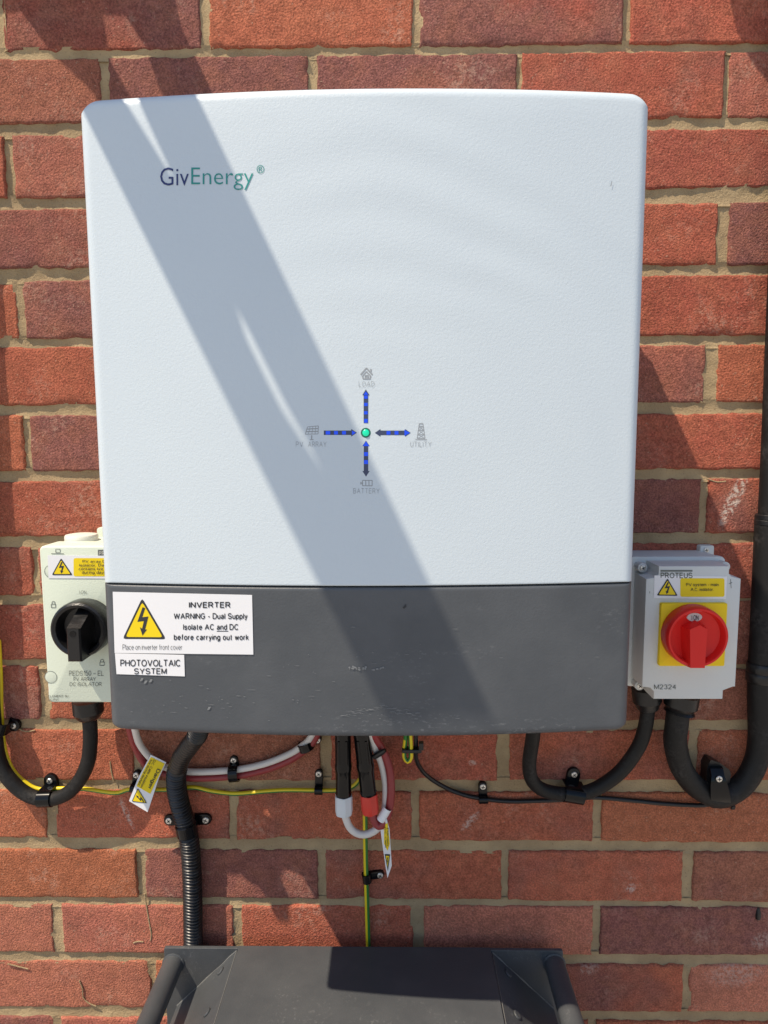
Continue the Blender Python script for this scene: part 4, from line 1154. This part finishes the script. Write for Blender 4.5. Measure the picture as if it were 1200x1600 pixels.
# ribbed conduit down to the battery
flex = [(316, 1105, .075), (309, 1146, .056), (294, 1168, .044), (282, 1187, .036), (275, 1215, .027), (279, 1248, .020), (289, 1284, .015), (296, 1314, .0125), (299.5, 1356, .0118), (301, 1400, .0118), (301.5, 1440, .0118), (302, 1500, .0118), (303, 1600, .0118)]
def ribs(i, arc):
    amp = 0.0010 if not (0.050 < arc < 0.112) else 0.00025
    return 0.0107 + amp * math.sin(arc * 2 * math.pi / 0.0040)
cable('ribbed_conduit', 'ribbed black conduit running from the inverter down behind the battery box', 'conduit', flex, 0.0107, 'ribbed', step=0.0006, rfun=ribs, seg=18)
# d.c. cables along the wall
cable('white_cable', 'white cable swinging across the wall under the inverter', 'cable',
      [(205, 1110, .055), (211, 1141, .040), (219, 1164, .026), (237, 1186, .014), (259, 1199, .009), (300, 1206, .008), (365, 1203, .008), (411, 1194, .008), (448, 1180, .009), (470, 1167, .010), (487, 1150, .014), (500, 1115, .025)], 0.0040, 'white_cable')
cable('red_cable', 'dark red cable running just below the white cable under the inverter', 'cable',
      [(196, 1110, .055), (203, 1141, .040), (210, 1164, .026), (226, 1192, .013), (259, 1209, .008), (300, 1216, .007), (365, 1213, .007), (411, 1204, .007), (449, 1190, .008), (474, 1174, .009), (493, 1154, .013), (508, 1115, .025)], 0.0040, 'red_cable')
# green and yellow earth wires
EM = ['earth_yellow', 'earth_green']
def earth(i, k, seg=10): return 0 if (k + int(i * 0.02)) % seg < 5 else 1
cable('earth_wire', 'green and yellow earth wire running along the mortar below the inverter', 'wire',
      [(-2, 1000, .006), (1, 1060, .006), (2, 1114, .006), (7, 1168, .006), (19, 1201, .006), (39, 1222, .006), (61, 1233, .006), (97, 1232, .006), (134, 1233, .006), (180, 1239, .007), (206, 1233, .008), (258, 1234, .007), (300, 1230, .006), (330, 1236, .006), (368, 1240, .006), (419, 1236, .006), (453, 1234.5, .006), (524, 1235, .006), (549, 1230, .007), (562, 1218, .010), (570, 1200, .014), (571, 1170, .02)], 0.0026, None, seg=10, mats=EM, mfun=lambda i, k: 1 if k in (0, 1, 2, 3, 4) else 0)
cable('earth_wire', 'green and yellow earth wire dropping from the connectors to the battery', 'wire',
      [(566, 1190, .010), (569, 1230, .008), (570.5, 1270, .007), (571, 1320, .006), (572.5, 1380, .006), (574, 1430, .006), (576, 1500, .006)], 0.0030, None, seg=10, mats=EM, mfun=lambda i, k: 0 if k in (0, 1, 2, 3, 4) else 1)
cable('earth_loop', 'small green and yellow wire loop tied under the inverter', 'wire',
      [(634, 1120, .050), (634, 1150, .040), (632, 1170, .036), (632, 1183, .035), (637, 1190, .036), (642, 1184, .037), (642, 1168, .039), (641, 1150, .042), (640, 1120, .05)], 0.0026, None, seg=10, mats=EM, mfun=lambda i, k: 0 if i > 9 and k % 10 < 8 else 1, step=0.003)
cable('thin_cable', 'thin black cable drooping from the earth loop to the right conduits', 'cable',
      [(650, 1120, .050), (650, 1160, .038), (651, 1188, .026), (666, 1211, .012), (695, 1230, .005), (725, 1242, .005), (755, 1248, .005), (795, 1252, .005), (845, 1251, .005), (890, 1249, .006), (930, 1246, .006), (990, 1251, .005), (1042, 1256, .005), (1098, 1258, .007), (1122, 1252, .010)], 0.0026, 'black', seg=10)
# cable tie gathering the little loop
c = W(643, 1172, .038)
mb = MB(); mb.prism(rrect(c.x - 0.011, c.x + 0.0115, c.z - 0.0022, c.z + 0.0022, 0.0015), 0.033, 0.0425, 0, 0.001)
mb.box(c.x + 0.0085, c.x + 0.0135, -0.043, -0.036, c.z + 0.002, c.z + 0.010)
tag(rebase(mb.build('cable_tie', 'black', None), (c.x, -0.03, c.z - .003)), 'black cable tie round the small earth loop', 'cable tie')

# ------------------------------------------------------------------ plug connectors
def connector(label, pts, rad, cap0, cap1, caprad, capmat, d):
    base = W(*cap1, d)
    root = thing('plug_connector', label, 'connector', base, 'plug connectors under the inverter')
    a, b = W(*pts[0], d), W(*pts[1], d)
    ax = b - a; ln = ax.length
    mb = MB(); mb.lathe(a, ax, [(rad * .92, 0), (rad * .92, ln * .17), (rad * 1.06, ln * .18), (rad * 1.06, ln * .22), (rad, ln * .24), (rad, ln * .58), (rad * 1.07, ln * .60), (rad * 1.05, ln * .66), (rad * .98, ln * .68), (rad * .96, ln * .93), (rad * 1.02, ln * .95), (rad * .9, ln)], 20)
    body = mb.build('body', 'black_gloss', root, smooth=True, angle=30)
    # latch ribs
    w = ax.normalized()
    for sgn in (-1, 1):
        mb = MB()
        c0 = a + w * ln * .28 + Vector((sgn * rad * .45, -rad * .85, 0)); c1 = a + w * ln * .56 + Vector((sgn * rad * .45, -rad * .85, 0))
        mb.tube([c0, c0 * .5 + c1 * .5, c1], rad * .17, 8)
        mb.build('latch', 'black_gloss', body, smooth=True)
    a, b = W(*cap0, d), W(*cap1, d)
    ax = b - a; ln = ax.length
    mb = MB()
    prof = [(caprad * .96, 0), (caprad, ln * .06), (caprad, ln * .72), (caprad * .90, ln * .95), (caprad * .72, ln)]
    u = ax.normalized().orthogonal().normalized(); v = ax.normalized().cross(u); sg = 36
    for r_, h in prof:
        for k in range(sg):
            aa = 2 * math.pi * k / sg; rr = r_ * (1 + 0.035 * (1 if (k % 6) < 3 else -1))
            mb.v.append(tuple(a + ax.normalized() * h + (u * math.cos(aa) + v * math.sin(aa)) * rr))
    for i in range(len(prof) - 1):
        for k in range(sg):
            j = (k + 1) % sg; q = i * sg
            mb.f.append((q + k, q + j, q + sg + j, q + sg + k)); mb.m.append(0)
    mb.f.append(tuple((len(prof) - 1) * sg + k for k in range(sg))); mb.m.append(0)
    mb.f.append(tuple(reversed(range(sg)))); mb.m.append(0)
    mb.build('cap', capmat, root, smooth=True, angle=25)
connector('black plug connector with white cap hanging under the inverter', ((535.5, 1118), (537, 1245)), 0.0092, (537, 1242), (537.5, 1273), 0.0100, 'cap_white', .045)
connector('black plug connector with red cap hanging under the inverter', ((562, 1118), (576, 1243)), 0.0096, (576, 1240), (579, 1271), 0.0100, 'cap_red', .045)
cable('white_cable', 'short white cable curling from the white connector cap up beside the red one', 'cable',
      [(538, 1268, .045), (540, 1277, .045), (546, 1292, .044), (556, 1301, .043), (569, 1304, .042), (584, 1299, .041), (595, 1287, .040), (601, 1268, .039), (603, 1240, .038), (602, 1219, .037), (596, 1192, .036), (588, 1172, .040), (581, 1150, .046), (576, 1115, .06)], 0.0043, 'white_cable')
cable('red_cable', 'short dark red cable arching from the red connector cap behind the inverter', 'cable',
      [(580, 1266, .045), (583, 1276, .045), (588, 1288, .045), (596, 1290, .046), (604, 1278, .045), (609, 1259, .043), (611, 1232, .042), (609, 1205, .040), (603, 1184, .038), (594, 1166, .040), (585, 1150, .046), (578, 1115, .06)], 0.0046, 'red_cable')
a, b = W(584, 1183, .046), W(602, 1172, .050)
mb = MB(); mb.tube([a, a * .7 + b * .3, a * .3 + b * .7, b], lambda i, arc: (0.0030, 0.0034, 0.0034, 0.0022)[i], 10)
tag(rebase(mb.build('cable_tie', 'black', None, smooth=True), a), 'black cable tie round the cables beside the red connector', 'cable tie')

# ------------------------------------------------------------------ danger tags on the cables
def tag_sheet(root, name, poly, depth, mat):
    mb = MB(); n = len(poly)
    fr = [W(x, y, dd) for (x, y), dd in zip(poly, depth)]
    bk = [p + Vector((0.0002, 0.0006, 0.0001)) for p in fr]
    mb.v = [tuple(p) for p in fr + bk]
    mb.f = [tuple(range(n))[::-1], tuple(range(n, 2 * n))] + [(i, (i + 1) % n, n + (i + 1) % n, n + i) for i in range(n)]
    mb.m = [0] * len(mb.f)
    return mb.build(name, mat, root)
def plane_of(a, b, c):
    """surface through three (px, py, depth) points"""
    A, B, Cc = W(*a), W(*b), W(*c)
    nrm = (B - A).cross(Cc - A).normalized()
    def sf(px, py):
        r_ = ray(px, py); o_ = Vector((0, -DIST, CAM_Z))
        t = (A - o_).dot(nrm) / r_.dot(nrm)
        return o_ + r_ * t
    return sf
def dep(sf, pts): return [-sf(*p).y for p in pts]
t = thing('danger_tag', 'yellow and white danger tag folded over the left cables', 'tag', W(215, 1265, .02))
sf = plane_of((235, 1180, .021), (259, 1192, .020), (215, 1260, .026))
poly = [(235.5, 1179.5), (259.5, 1191.5), (248, 1216, ), (230.5, 1269), (201.5, 1251.5), (216, 1215)]
tag_sheet(t, 'tag_sheet', poly, dep(sf, poly), 'sticker')
s1 = lambda a, b: sf(a, b) + Vector((0, -0.0004, 0))
s2 = lambda a, b: sf(a, b) + Vector((0, -0.0009, 0))
flat_print(t, 'yellow_panel', [([(236, 1182.5), (257.5, 1193), (247, 1215), (235, 1240), (213.5, 1228), (223, 1207)], 0)], s1, ['yellow'])
def slant(parent, s, a, b, w, bold=0.01):
    """words running from a to b, letters w px tall to the left of the run"""
    dx, dy = b[0] - a[0], b[1] - a[1]; l = math.hypot(dx, dy); nx, ny = -dy / l * w, dx / l * w
    label_text(parent, s, 0, 0, 0, 0, s2, 'ink', w=0.14 + bold * 3, corners=(a, b, (a[0] + nx, a[1] + ny)))
slant(t, 'Danger', (251.5, 1202.5), (236.5, 1233), 7.2)
slant(t, 'D.C. Cable insulation', (244, 1188), (223, 1231), 4.0, 0.0)
slant(t, 'live during daylight', (238.5, 1187.5), (218.5, 1227), 4.0, 0.0)
ps = ((215.5, 1231), (206, 1252), (230, 1255))
warning_triangle(t, ps[2], ps[0], ps[1], s1, 0.10)
t = thing('danger_tag', 'narrow danger tag twisted edge-on below the red connector', 'tag', W(605, 1372, .045))
poly = [(594, 1292), (604, 1280), (608.5, 1296), (610.5, 1330), (612, 1353), (605.5, 1372), (602, 1352), (599, 1330), (595.5, 1305)]
sf = plane_of((599, 1285, .048), (611, 1340, .050), (602, 1345, .044))
tag_sheet(t, 'tag_sheet', poly, dep(sf, poly), 'sticker')
flat_print(t, 'yellow_panel', [([(600, 1289), (605.5, 1285), (609, 1318), (605.5, 1329), (600, 1318)], 0)], lambda a, b: sf(a, b) + Vector((0, -0.0004, 0)), ['yellow'])
s2 = lambda a, b: sf(a, b) + Vector((0, -0.0009, 0))
slant(t, 'Danger', (607, 1293), (607.5, 1322), 3.0, 0.0)
slant(t, 'D.C. Cable', (603, 1292), (604, 1324), 2.2, 0.0)
flat_print(t, 'warning_triangle', [([(601, 1334), (609.5, 1334.5), (606, 1361)], 0), ([(602.7, 1336.5), (608, 1337), (605.6, 1354)], 1), ([(605, 1339), (606.5, 1339), (605.3, 1344), (606.6, 1344), (604.8, 1350), (605, 1345.5), (604, 1345)], 2)], lambda a, b: sf(a, b) + Vector((0, -0.0004, 0)), ['ink', 'yellow', 'ink'])
# fold of the tag round both cables
mb = MB()
a, b = W(595, 1281, .047), W(606, 1262, .047)
dirv = (b - a); side = Vector((-dirv.z, 0, dirv.x)).normalized() * -0.0050
n = 8
for i in range(n + 1):
    ang = math.pi * (i / n) - math.pi / 2
    off = side * math.sin(ang) + Vector((0, -0.0055 * math.cos(ang), 0))
    mb.v += [tuple(a + off), tuple(b + off)]
for i in range(n): mb.f.append((2 * i, 2 * i + 2, 2 * i + 3, 2 * i + 1)); mb.m.append(0)
mb.build('fold', 'sticker', t, smooth=True)

# ------------------------------------------------------------------ clips
clip('black clip with screw holding the earth wire at the left edge', (21, 1134), (0, 1134), 0.0095, tabw=10, d_c=0.013, width=0.014)
clip('black saddle strapping the left conduit loop to the wall', (78, 1220), (72, 1247), 0.0084, tabw=11, d_c=0.016, width=0.0155)
clip('small black clip mostly hidden behind the left danger tag', (213, 1211), (210, 1232), 0.0028, tabw=6.5, d_c=0.008, width=0.009)
clip('black clip over white and red cables right of the ribbed conduit', (365, 1188), (366, 1208), 0.0082, tabw=7, d_c=0.008, width=0.011)
clip('black clip on the white cable just under the inverter edge', (496, 1156.5), (478, 1166), 0.0070, tabw=6.5, d_c=0.010, width=0.009)
clip('black clip on the earth wire left of the white connector', (498, 1209), (498, 1235), 0.0030, tabw=6.5, d_c=0.006, width=0.0095)
clip('black clip on the upright earth wire below the connectors', (594, 1367.5), (573, 1372), 0.0034, tabw=6.5, d_c=0.006, width=0.0105)
clip('black clip on the thin black cable under the inverter', (754.5, 1229), (755, 1249), 0.0030, tabw=7, d_c=0.005, width=0.0105)
clip('black saddle on the conduit sagging to the right isolator', (897, 1210), (896, 1241), 0.0083, tabw=10.5, d_c=0.015, width=0.023)
# two-screw saddle on the ribbed conduit
sd = thing('conduit_saddle', 'black two-screw saddle fixing the ribbed conduit to the wall', 'clip', W(295, 1290, 0), 'black cable clips on the wall')
p1, p2 = W(266, 1279, 0), W(323, 1278, 0)
mid = W(293, 1286, 0)
for p_, sgn in ((p1, 1), (p2, -1)):
    mb = MB()
    r_ = 9.2 * PX(0)
    end = mid.x - sgn * 0.010
    o2 = [(p_.x - sgn * r_ * math.sin(math.pi * k / 8), p_.z + r_ * math.cos(math.pi * k / 8)) for k in range(9)] + [(end, p_.z - r_), (end, p_.z + r_)]
    if sgn < 0: o2 = o2[::-1]
    mb.prism(o2, -0.001, 0.0045, 0, 0.001)
    mb.build('tab', 'black_gloss', sd, smooth=True)
    mb = MB(); screw_head(mb, Vector((p_.x, -0.0045, p_.z)), 0.0040, 0, 1, 0.5 * sgn)
    mb.build('screw', ['steel', 'ink'], sd, smooth=True)
c0, c1 = W(290, 1286, .0145), W(295, 1310, .0128)
mb = MB(); mb.lathe(c0, c1 - c0, [(0.0118, 0), (0.0128, 0.001), (0.0128, 0.014), (0.0118, 0.015)], 28)
mb.build('strap', 'black_gloss', sd, smooth=True)
# big hinged saddle on the thick conduit
bs = thing('conduit_saddle', 'large black hinged saddle on the thick conduit loop at lower right', 'clip', W(1120, 1240, 0), 'black cable clips on the wall')
mb = MB()
def pxpoly(lst, d): return [(W(x, y, d).x, W(x, y, d).z) for x, y in lst]
mb.prism(pxpoly([(1100, 1228), (1101, 1194), (1106, 1184), (1117, 1188), (1131, 1198), (1133, 1204), (1128, 1232)], 0.01)[::1], -0.001, 0.020, 0, 0.002)
mb.build('wall_block', 'black', bs, smooth=True)
a, b = W(1121, 1200, .036), W(1126, 1262, .044)
mb = MB()
prof = [(1118, 1196, .018), (1120, 1201, .026), (1122, 1212, .032), (1124, 1228, .0345), (1126, 1245, .0345), (1127, 1258, .030), (1127, 1263, .020), (1126, 1262, .008)]
hwid = 0.0098
base = 0
for (x, y, d_) in prof:
    p_ = W(x, y, d_)
    hw_ = hwid * (0.75 if y < 1215 else 1.0 if y < 1235 else 1.15)
    mb.v += [(p_.x - hw_, p_.y, p_.z), (p_.x + hw_, p_.y, p_.z), (p_.x + hw_, p_.y + 0.003, p_.z), (p_.x - hw_, p_.y + 0.003, p_.z)]
for i in range(len(prof) - 1):
    q = i * 4
    for k in range(4):
        j = (k + 1) % 4
        mb.f.append((q + k, q + 4 + k, q + 4 + j, q + j)); mb.m.append(0)
mb.f += [(0, 1, 2, 3), tuple(reversed(range(len(mb.v) - 4, len(mb.v))))]; mb.m += [0, 0]
mb.build('strap', 'black_gloss', bs, smooth=True, angle=40)
p_ = W(1123, 1216.5, .0332)
mb = MB(); screw_head(mb, Vector((p_.x, p_.y - 0.0005, p_.z)), 0.0037, 0, 1, 0.1)
mb.build('screw', ['steel', 'ink'], bs, smooth=True)
p_ = W(1143, 1259, .010)
mb = MB(); mb.lathe(Vector((p_.x, -0.001, p_.z)), Vector((0, -1, 0)), [(0.0035, 0), (0.0035, 0.012), (0.002, 0.014)], 14)
mb.build('hinge_pin', 'black', bs, smooth=True)
# bits fixed to the wall
p_ = W(1184.5, 1428, 0)
mb = MB(); mb.lathe(p_ + Vector((0, 0, -0.008)), Vector((0, 0, 1)), [(0.0008, 0), (0.0030, 0.002), (0.0034, 0.006), (0.0028, 0.012), (0.0012, 0.016)], 14)
o = tag(rebase(mb.build('wall_plug', 'black', None, smooth=True), p_ + Vector((0, 0, -.008))), 'small black plug stuck in the wall at lower right', 'wall plug')

# ------------------------------------------------------------------ battery box below
D_PL = 0.0268
zt = W(570, 1483.5, D_PL).z
bl_, br_ = W(256, 1482, D_PL).x, W(880, 1486, D_PL).x
cl_, cr_ = W(370, 1482, D_PL).x, W(769, 1484, D_PL).x
bat = thing('battery_box', 'dark grey metal battery box with side handles at the bottom edge', 'battery', ((bl_ + br_) / 2, -0.15, zt - 0.5))
mb = MB(); mb.prism(rrect(bl_, br_, zt - 0.45, zt, 0.002, 2), 0.0228, D_PL, 0, 0.0006)
mb.build('back_plate', 'battery', bat)
ch = 0.075
DEPTH = 0.27
sec = [(cl_ - ch, zt - 0.46), (cr_ + ch, zt - 0.46), (cr_ + ch, zt - ch), (cr_ + 0.0006, zt - 0.0030), (cl_ - 0.0006, zt - 0.0030), (cl_ - ch, zt - ch)]
mb = MB(); mb.prism(sec, D_PL + 0.0004, DEPTH, 0, 0.003)
mb.build('case', 'battery', bat)
mb = MB(); mb.prism([(cl_ + 0.0014, zt - 0.0032), (cr_ - 0.0014, zt - 0.0032), (cr_ - 0.0014, zt - 0.0004), (cr_ - 0.0022, zt + 0.0004), (cl_ + 0.0022, zt + 0.0004), (cl_ + 0.0014, zt - 0.0004)], D_PL - 0.004, DEPTH - 0.003)
mb.build('top_plate', 'battery', bat)
k_ = 1 / math.sqrt(2)
M['worn_highlight'] = plastic('worn edge paint', (0.15, 0.15, 0.148), 0.5, dirt=0.9, dirtcol=(0.05, 0.05, 0.05))  # pale worn edge lines; edge highlights put into the paint colour
for sgn, xc in ((-1, cl_), (1, cr_)):
    mb = MB()
    mb.tube([Vector((xc + sgn * ch * t / 8, -D_PL - 0.0006, zt - 0.002 - (ch - 0.002) * t / 8 + 0.0004 * math.sin(t * 2.3))) for t in range(9)], lambda i, arc: 0.0006 + 0.0003 * math.sin(i * 1.9), 6)
    mb.build('weld_bead', 'worn_highlight', bat, smooth=True)
    mb = MB()
    mb.tube([Vector((xc + sgn * 0.0004, -D_PL - 0.001 - 0.23 * t / 10, zt - 0.0030)) for t in range(11)], lambda i, arc: 0.0005, 6)
    mb.build('seam_edge', 'worn_highlight', bat, smooth=True)
for sgn, xc in ((-1, cl_), (1, cr_)):
    for yy in (0.040, 0.098):
        c = Vector((xc + sgn * 0.017, -yy, zt - 0.0182))
        mb = MB(); mb.lathe(c, Vector((sgn * k_, 0, k_)), [(0.0052, 0), (0.0050, 0.0011), (0.0040, 0.0017), (0.001, 0.0015)], 12)
        mb.build('rivet', 'battery', bat, smooth=True)
for px, sgn in ((271, -1), (866, 1)):
    a = W(px, 1506, D_PL)
    P_ = spline([Vector((a.x, -D_PL + 0.002, a.z)), Vector((a.x, -0.10, a.z)), Vector((a.x, -0.20, a.z)), Vector((a.x, -0.255, a.z - 0.012)), Vector((a.x, -0.272, a.z - 0.05)), Vector((a.x, -0.272, a.z - 0.2))], 0.012)
    mb = MB(); mb.tube(P_, lambda i, arc: 0.0122, 20)
    h = mb.build('handle', 'battery', bat, smooth=True)
    mb = MB(); mb.lathe(Vector((a.x, -D_PL + 0.0005, a.z)), Vector((0, -1, 0)), [(0.0136, 0), (0.0136, 0.0015), (0.0125, 0.0022)], 24)
    mb.build('flange', 'battery', h, smooth=True)
# legs of a low stand the box sits on, out of view
mb = MB(); mb.box(cl_ - ch, cr_ + ch, -DEPTH + 0.01, -0.02, 0.001, zt - 0.461)
tag(rebase(mb.build('plinth', 'ground', None), ((cl_ + cr_) / 2, -0.15, 0.001)), 'low concrete plinth under the battery box', 'plinth')

# ------------------------------------------------------------------ unseen timber added overhead, outlined to cast the shadows crossing the inverter
ZB = 2.14
def up_from(p):
    """follow the sunlight back from a lit point to the height of the boards"""
    t = (ZB - p.z) / SZ
    return (p.x - SX * t, p.y - t)
can = thing('overhead_shadow_caster', 'added unseen timber boards above the view shaped to cast slanted shadows', 'shadow_caster', (-0.6, -0.3, ZB))
def shadow_board(pts, th=0.018, up=0.0):
    q = [up_from(W(x, y, 0)) if s_ == 'w' else up_from(WF(x, y)) for x, y, s_ in pts]
    ar = sum(q[i][0] * q[(i + 1) % len(q)][1] - q[(i + 1) % len(q)][0] * q[i][1] for i in range(len(q)))
    if ar < 0: q.reverse()
    mb = MB(); n = len(q)
    mb.v = [(x, y, ZB + up) for x, y in q] + [(x, y, ZB + up + th) for x, y in q]
    mb.f = [tuple(reversed(range(n))), tuple(range(n, 2 * n))] + [(i, (i + 1) % n, n + (i + 1) % n, n + i) for i in range(n)]
    mb.m = [0] * len(mb.f)
    return mb.build('shadow_board', 'timber', can)
TH = 0.004
shadow_board([(18, -4, 'w'), (40, 26, 'w'), (75, 75, 'w'), (148, 147, 'w'), (135, 185, 'f'), (372, 662, 'f'), (612, 1140, 'f'), (680, 1140, 'f'), (585, 930, 'f'), (520, 760, 'f'), (494, 728, 'f'), (440, 648, 'f'), (384, 535, 'f'), (350, 420, 'f'), (290, 310, 'f'), (271, 288, 'f'), (184, 147, 'f'), (200, 150, 'w'), (172, 100, 'w'), (161, 38, 'w'), (152, 4, 'w')], TH)
shadow_board([(182, 4, 'w'), (200, 38, 'w'), (228, 80, 'w'), (250, 147, 'w'), (207, 147, 'f'), (274, 293, 'f'), (320, 400, 'f'), (387, 522, 'f'), (449, 645, 'f'), (496, 728, 'f'), (545, 930, 'f'), (620, 1140, 'f'), (772, 1140, 'f'), (540, 650, 'f'), (298, 147, 'f'), (325, 143, 'w'), (285, 60, 'w'), (262, -30, 'w')], TH, TH + 0.001)
for nm, xs in (('shadow_shelf', ((-0.75, 0), (40, 26, 200, 40))),):
    a = up_from(W(-60, 24)); b = up_from(W(120, 34)); c = up_from(W(262, 38)); d_ = up_from(W(258, -30))
    x0s = -0.95
    mb = MB()
    q = [(x0s, -0.0), (x0s, a[1]), (a[0], a[1]), (b[0], b[1]), (c[0] - .004, c[1]), (d_[0], d_[1]), (d_[0] - 0.02, -0.0)]
    n = len(q); mb.v = [(x, y, ZB + 2 * TH + 0.002) for x, y in q] + [(x, y, ZB + TH + 0.018) for x, y in q]
    mb.f = [tuple(range(n)), tuple(reversed(range(n, 2 * n)))] + [(i, n + i, n + (i + 1) % n, (i + 1) % n) for i in range(n)]
    mb.m = [0] * len(mb.f)
    mb.build('shadow_shelf', 'timber', can)  # added unseen, darkens the top strip of the wall
a = [up_from(W(x, y)) for x, y in ((1134, -60), (1142, 10), (1154, 60), (1176, 97), (1215, 150), (1300, 170), (1330, -60))]  # added unseen plate, outline traced back from the corner shadow
mb = MB(); n = len(a)
ext = [(a[-1][0] - 0.02, -0.0), (a[0][0] - 0.0, -0.0)]
a = a + ext; n = len(a)
mb.v = [(x, y, ZB) for x, y in a] + [(x, y, ZB + 0.012) for x, y in a]
mb.f = [tuple(range(n)), tuple(reversed(range(n, 2 * n)))] + [(i, n + i, n + (i + 1) % n, (i + 1) % n) for i in range(n)]
mb.m = [0] * len(mb.f)
o = mb.build('corner_shadow_board', 'timber', None)
tag(rebase(o, (a[0][0], -0.05, ZB)), 'added unseen timber plate above the view shading the top right corner', 'shadow_board')
